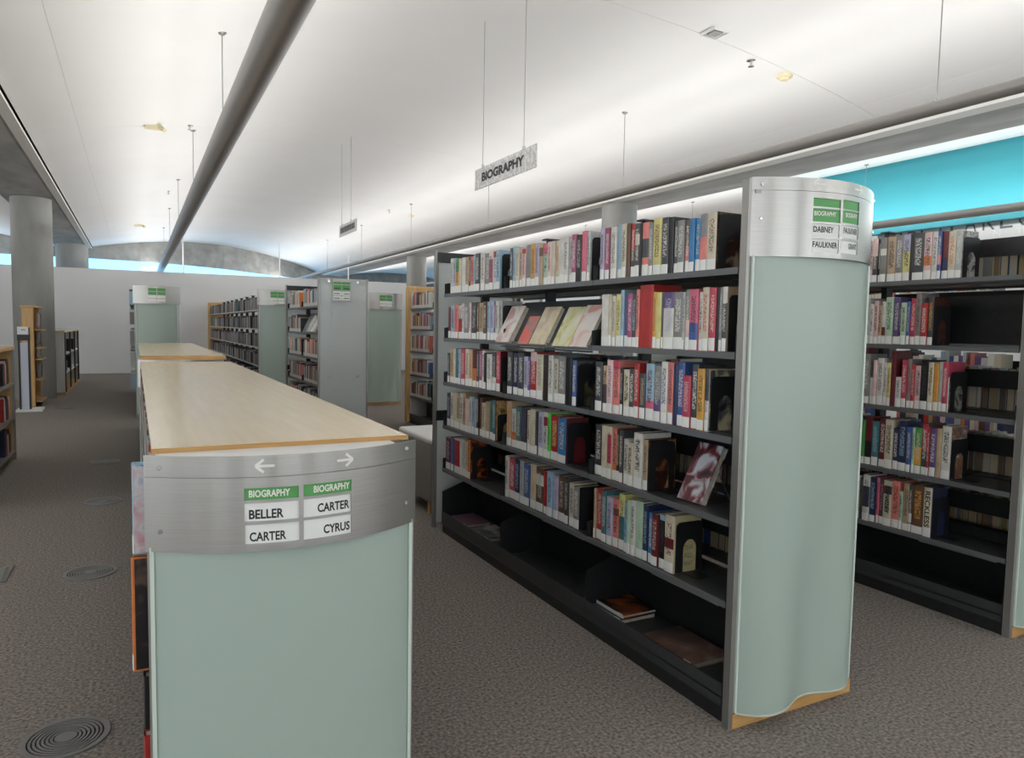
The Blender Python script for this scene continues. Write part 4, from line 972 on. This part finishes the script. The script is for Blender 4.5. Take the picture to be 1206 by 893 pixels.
# fore edges of the books on the far faces of the two near bookcases
PG = [srgb(*c) for c in ((196, 184, 158), (184, 168, 138), (176, 156, 122), (204, 196, 178), (150, 128, 96), (120, 104, 86))]
for (xr, shv, ys) in ((2.74, SH_F, (9.66, 10.7)), (2.64, SH_B, (2.06, 5.0)), (4.565, SH_C, (2.06, 5.0))):
    for ri, z in enumerate(shv):
        y = ys[0] + rf.uniform(0, .1)
        while y < ys[1]:
            tt = rf.uniform(.022, .055)
            if rf.random() > .06 and not (xr > 4 and ri == 1 and y < 3.0):
                h_ = rf.uniform(.20, .265); c_ = PAL[rf.choice(MIX)]
                fbox(xr - .15, xr, y, y + .003, z + .0015, z + h_, c_); fbox(xr - .15, xr, y + tt - .005, y + tt - .002, z + .0015, z + h_, c_)
                fbox(xr - .147, xr - .003, y + .003, y + tt - .005, z + .004, z + h_ - .004, vary(rf.choice(PG), .15, rf))
            y += tt
me = bpy.data.meshes.new('book_rows'); me.from_pydata(FV, [], FF)
ca = me.color_attributes.new('Col', 'FLOAT_COLOR', 'CORNER'); buf = []
for c_ in FC: buf += [*c_, 1] * 4
ca.data.foreach_set('color', buf); me.materials.append(M['farbook']); me.update()
o = bpy.data.objects.new('book_rows', me); COL.objects.link(o); o['kind'] = 'stuff'
tag(o, 'rows of small distant books on the far bookcases and behind the nearer shelves', 'books')

# ================================================================ LOOSE FURNITURE
t = thing('ottoman', 'taupe lounge seat with white rounded top behind the central bookcase', 'seat', (2.5, 5.78, 0))
MB().box(2.10, 2.75, 5.38, 6.20, .10, .60).build('upholstered_body', 'fabric', t, bevel=.03)
MB().box(2.09, 2.76, 5.37, 6.21, .585, .645).build('top_cushion', 'vinyl', t, bevel=.028, label='white rounded top edge')
for x in (2.13, 2.68):
    for y in (5.50, 6.10): MB().box(x, x + .04, y, y + .05, 0, .11).build('leg', 'wood', t)
# left low bookcase
t = thing('low_bookcase', 'low wooden bookcase cut by the left frame edge', 'bookcase', (-1.4, 8.3, 0))
MB().box(-1.58, -1.19, 7.0, 9.62, 1.215, 1.25).build('wood_top', 'wood', t)
for y in (7.0, 8.28, 9.56):
    MB().box(-1.58, -1.22, y, y + .045, 0, 1.215).build('side_panel', 'wood', t); MB().box(-1.22, -1.195, y, y + .05, 0, 1.215).build('edge_post', 'post', t)
MB().box(-1.58, -1.56, 7.0, 9.6, 0, 1.215).build('back_panel', 'wood', t)
for z in (.10, .47, .85):
    for a in (7.045, 8.325): MB().box(-1.56, -1.20, a, a + 1.235, z - .025, z).build('shelf', 'grey_metal' if z > .2 else 'post', t)
cols = [('m', 'maroon'), ('r', 'red'), ('cr', 'cream'), ('k', 'black'), ('br', 'brown'), ('lp', 'pale pink'), ('nb', 'navy')]
for zi, z in enumerate((.10, .47, .85)):
    y = 9.47; i = 0
    while y > 8.72:
        c_, cn = cols[(i * 3 + zi * 2) % 7]; tt = rf.uniform(.03, .05)
        o = bpy.data.objects.new('book', book_mesh(tt, rf.uniform(.2, .27), .17, PAL[c_])); COL.objects.link(o); o.location = (-1.23, y, z + .001); o.rotation_euler = (0, 0, PI)
        q = bpy.data.objects.new('pages', pages_mesh(tt, .19, .17)); COL.objects.link(q); q.parent = o
        tag(o, f"{cn} book, {ORD[i + 1]} from the far end, {['bottom', 'middle', 'upper'][zi]} shelf, wooden case at left edge", 'book', 'books in the wooden case at the left edge')
        y -= tt + .001; i += 1
        if i > 9: break
# kiosk
t = thing('information_stand', 'slim dark framed stand with pale panel on a white base', 'stand', (-1.67, 14.6, 0))
MB().box(-1.80, -1.42, 14.45, 14.9, 0, .035).build('base_plate', 'white_paint', t)
for x in (-1.755, -1.615): MB().box(x, x + .03, 14.57, 14.62, .035, 1.42).build('side_rail', 'black', t)
MB().box(-1.73, -1.61, 14.58, 14.61, .035, 1.16).build('panel', 'panelblue', t)
MB().box(-1.76, -1.58, 14.55, 14.63, 1.20, 1.30).build('display_housing', 'black', t)
MB().box(-1.755, -1.60, 14.54, 14.62, 1.30, 1.43).build('head', 'laminate', t); MB().box(-1.70, -1.64, 14.536, 14.541, 1.37, 1.39).build('badge', 'grey_metal', t)
# wooden magazine rack
t = thing('magazine_rack', 'tall narrow honey wood magazine rack standing before the stout column', 'rack', (-1.62, 15.6, 0))
MB().box(-1.78, -1.60, 15.3, 15.36, 0, 1.77).build('end_panel', 'wood', t, bevel=.01); MB().box(-1.78, -1.60, 16.2, 16.26, 0, 1.77).build('end_panel', 'wood', t, bevel=.01)
MB().box(-1.78, -1.75, 15.36, 16.2, 0, 1.77).build('back_panel', 'wood', t); MB().box(-1.80, -1.56, 15.28, 16.28, 1.77, 1.80).build('rack_top', 'wood', t)
for k, z in enumerate((.1, .48, .85, 1.05, 1.38)):
    MB().box(-1.75, -1.50, 15.36, 16.2, z - .02, z).build('shelf', 'wood', t)
for k, (z, c_) in enumerate(((.485, 'g'), (.855, 'lg'), (1.055, 'br'), (1.385, 'r'))):
    for q_ in range(3):
        y = 15.42 + q_ * .25; cc = PAL[[c_, 'lg', 'nb'][q_]]
        o = bpy.data.objects.new('magazine', book_mesh(.012, .25, .2, cc)); COL.objects.link(o); o.location = (-1.58, y + .2, z + .006); o.rotation_euler = (0, -.3, -PI / 2)
        q = bpy.data.objects.new('pages', pages_mesh(.012, .25, .2)); COL.objects.link(q); q.parent = o
        tag(o, f"{[CNAME[c_], 'pale grey', 'navy'][q_]} magazine, {['near', 'middle', 'far'][q_]} on the {['lowest', 'second', 'third', 'top'][k]} tier of the wood rack", 'magazine', 'magazines in the wooden rack')
# white display case by the back wall
t = thing('display_case', 'low white display case with dark framed bays by the back wall', 'case', (-1.45, 19.5, 0))
MB().box(-1.71, -1.31, 17.5, 17.56, .06, 1.30).build('end_panel', 'white_paint', t); MB().box(-1.71, -1.31, 21.5, 21.56, .06, 1.30).build('end_panel', 'white_paint', t)
MB().box(-1.71, -1.68, 17.56, 21.5, .06, 1.30).build('back_panel', 'white_paint', t); MB().box(-1.75, -1.29, 17.45, 21.6, 1.30, 1.345).build('case_top', 'maple', t)
MB().box(-1.71, -1.31, 17.5, 21.56, 0, .06).build('plinth', 'wood_edge', t)
for y in (17.56, 18.9, 20.2, 21.44): MB().box(-1.32, -1.29, y, y + .06, .06, 1.30).build('bay_frame', 'black', t)
for z in (.45, .85): MB().box(-1.68, -1.31, 17.56, 21.5, z - .02, z).build('shelf', 'white_paint', t)
for i, (y, z, h_) in enumerate(((18.1, .852, .25), (18.35, .852, .3), (18.15, .452, .3), (18.5, .452, .22), (19.3, .852, .28), (19.7, .452, .3), (20.6, .852, .26))):
    tag(box('storage_box', 'black', -1.55, -1.35, y, y + .18, z, z + h_, loc=(-1.45, y + .09, z), bevel=.004), f"black storage box, {ORD[i + 1]} from the near end of the white display case", 'box', 'black boxes in the white display case')

# sloping ledge with pale face-out books in the frosted-end bookcase
ds = thing('display_ledge', 'small sloping ledge with pale face-out books in the frosted-end bookcase', 'display shelf', (2.2, 10.1, 1.44))
MB().prism([(2.128, 1.441), (2.138, 1.441), (2.262, 1.70), (2.252, 1.704)], 'y', 9.66, 10.64).build('sloping_back', 'shelf', ds)
for i, (ya, yb, c_, lb) in enumerate(((9.70, 9.94, (206, 204, 198), 'white face-out book nearest the frosted pane, second shelf'), (9.99, 10.2, (196, 190, 180), 'pale cream face-out book on the far sloping ledge, second in from the pane'))):
    t = thing('book', lb, 'book', (2.122, (ya + yb) / 2, 1.442), 'face-out books in the frosted-end bookcase'); t.rotation_euler = (0, tilt, 0)
    wd = yb - ya; am = artmat(f'far_face_{i}', SW(*c_), SW(*[q - 20 for q in c_]), SW(*[q - 60 for q in c_]), 9, 12 + i)
    for nm, mt, bxx in (('front_cover', am, (-.030, -.027, -wd / 2, wd / 2, 0, .26)), ('pages', 'paper', (-.027, -.004, -wd / 2 + .003, wd / 2 - .003, .003, .256)), ('back_cover', am, (-.004, -.001, -wd / 2, wd / 2, 0, .26))):
        q = bpy.data.objects.new(nm, MB().box(*bxx).mesh(nm, mt)); COL.objects.link(q); q.parent = t
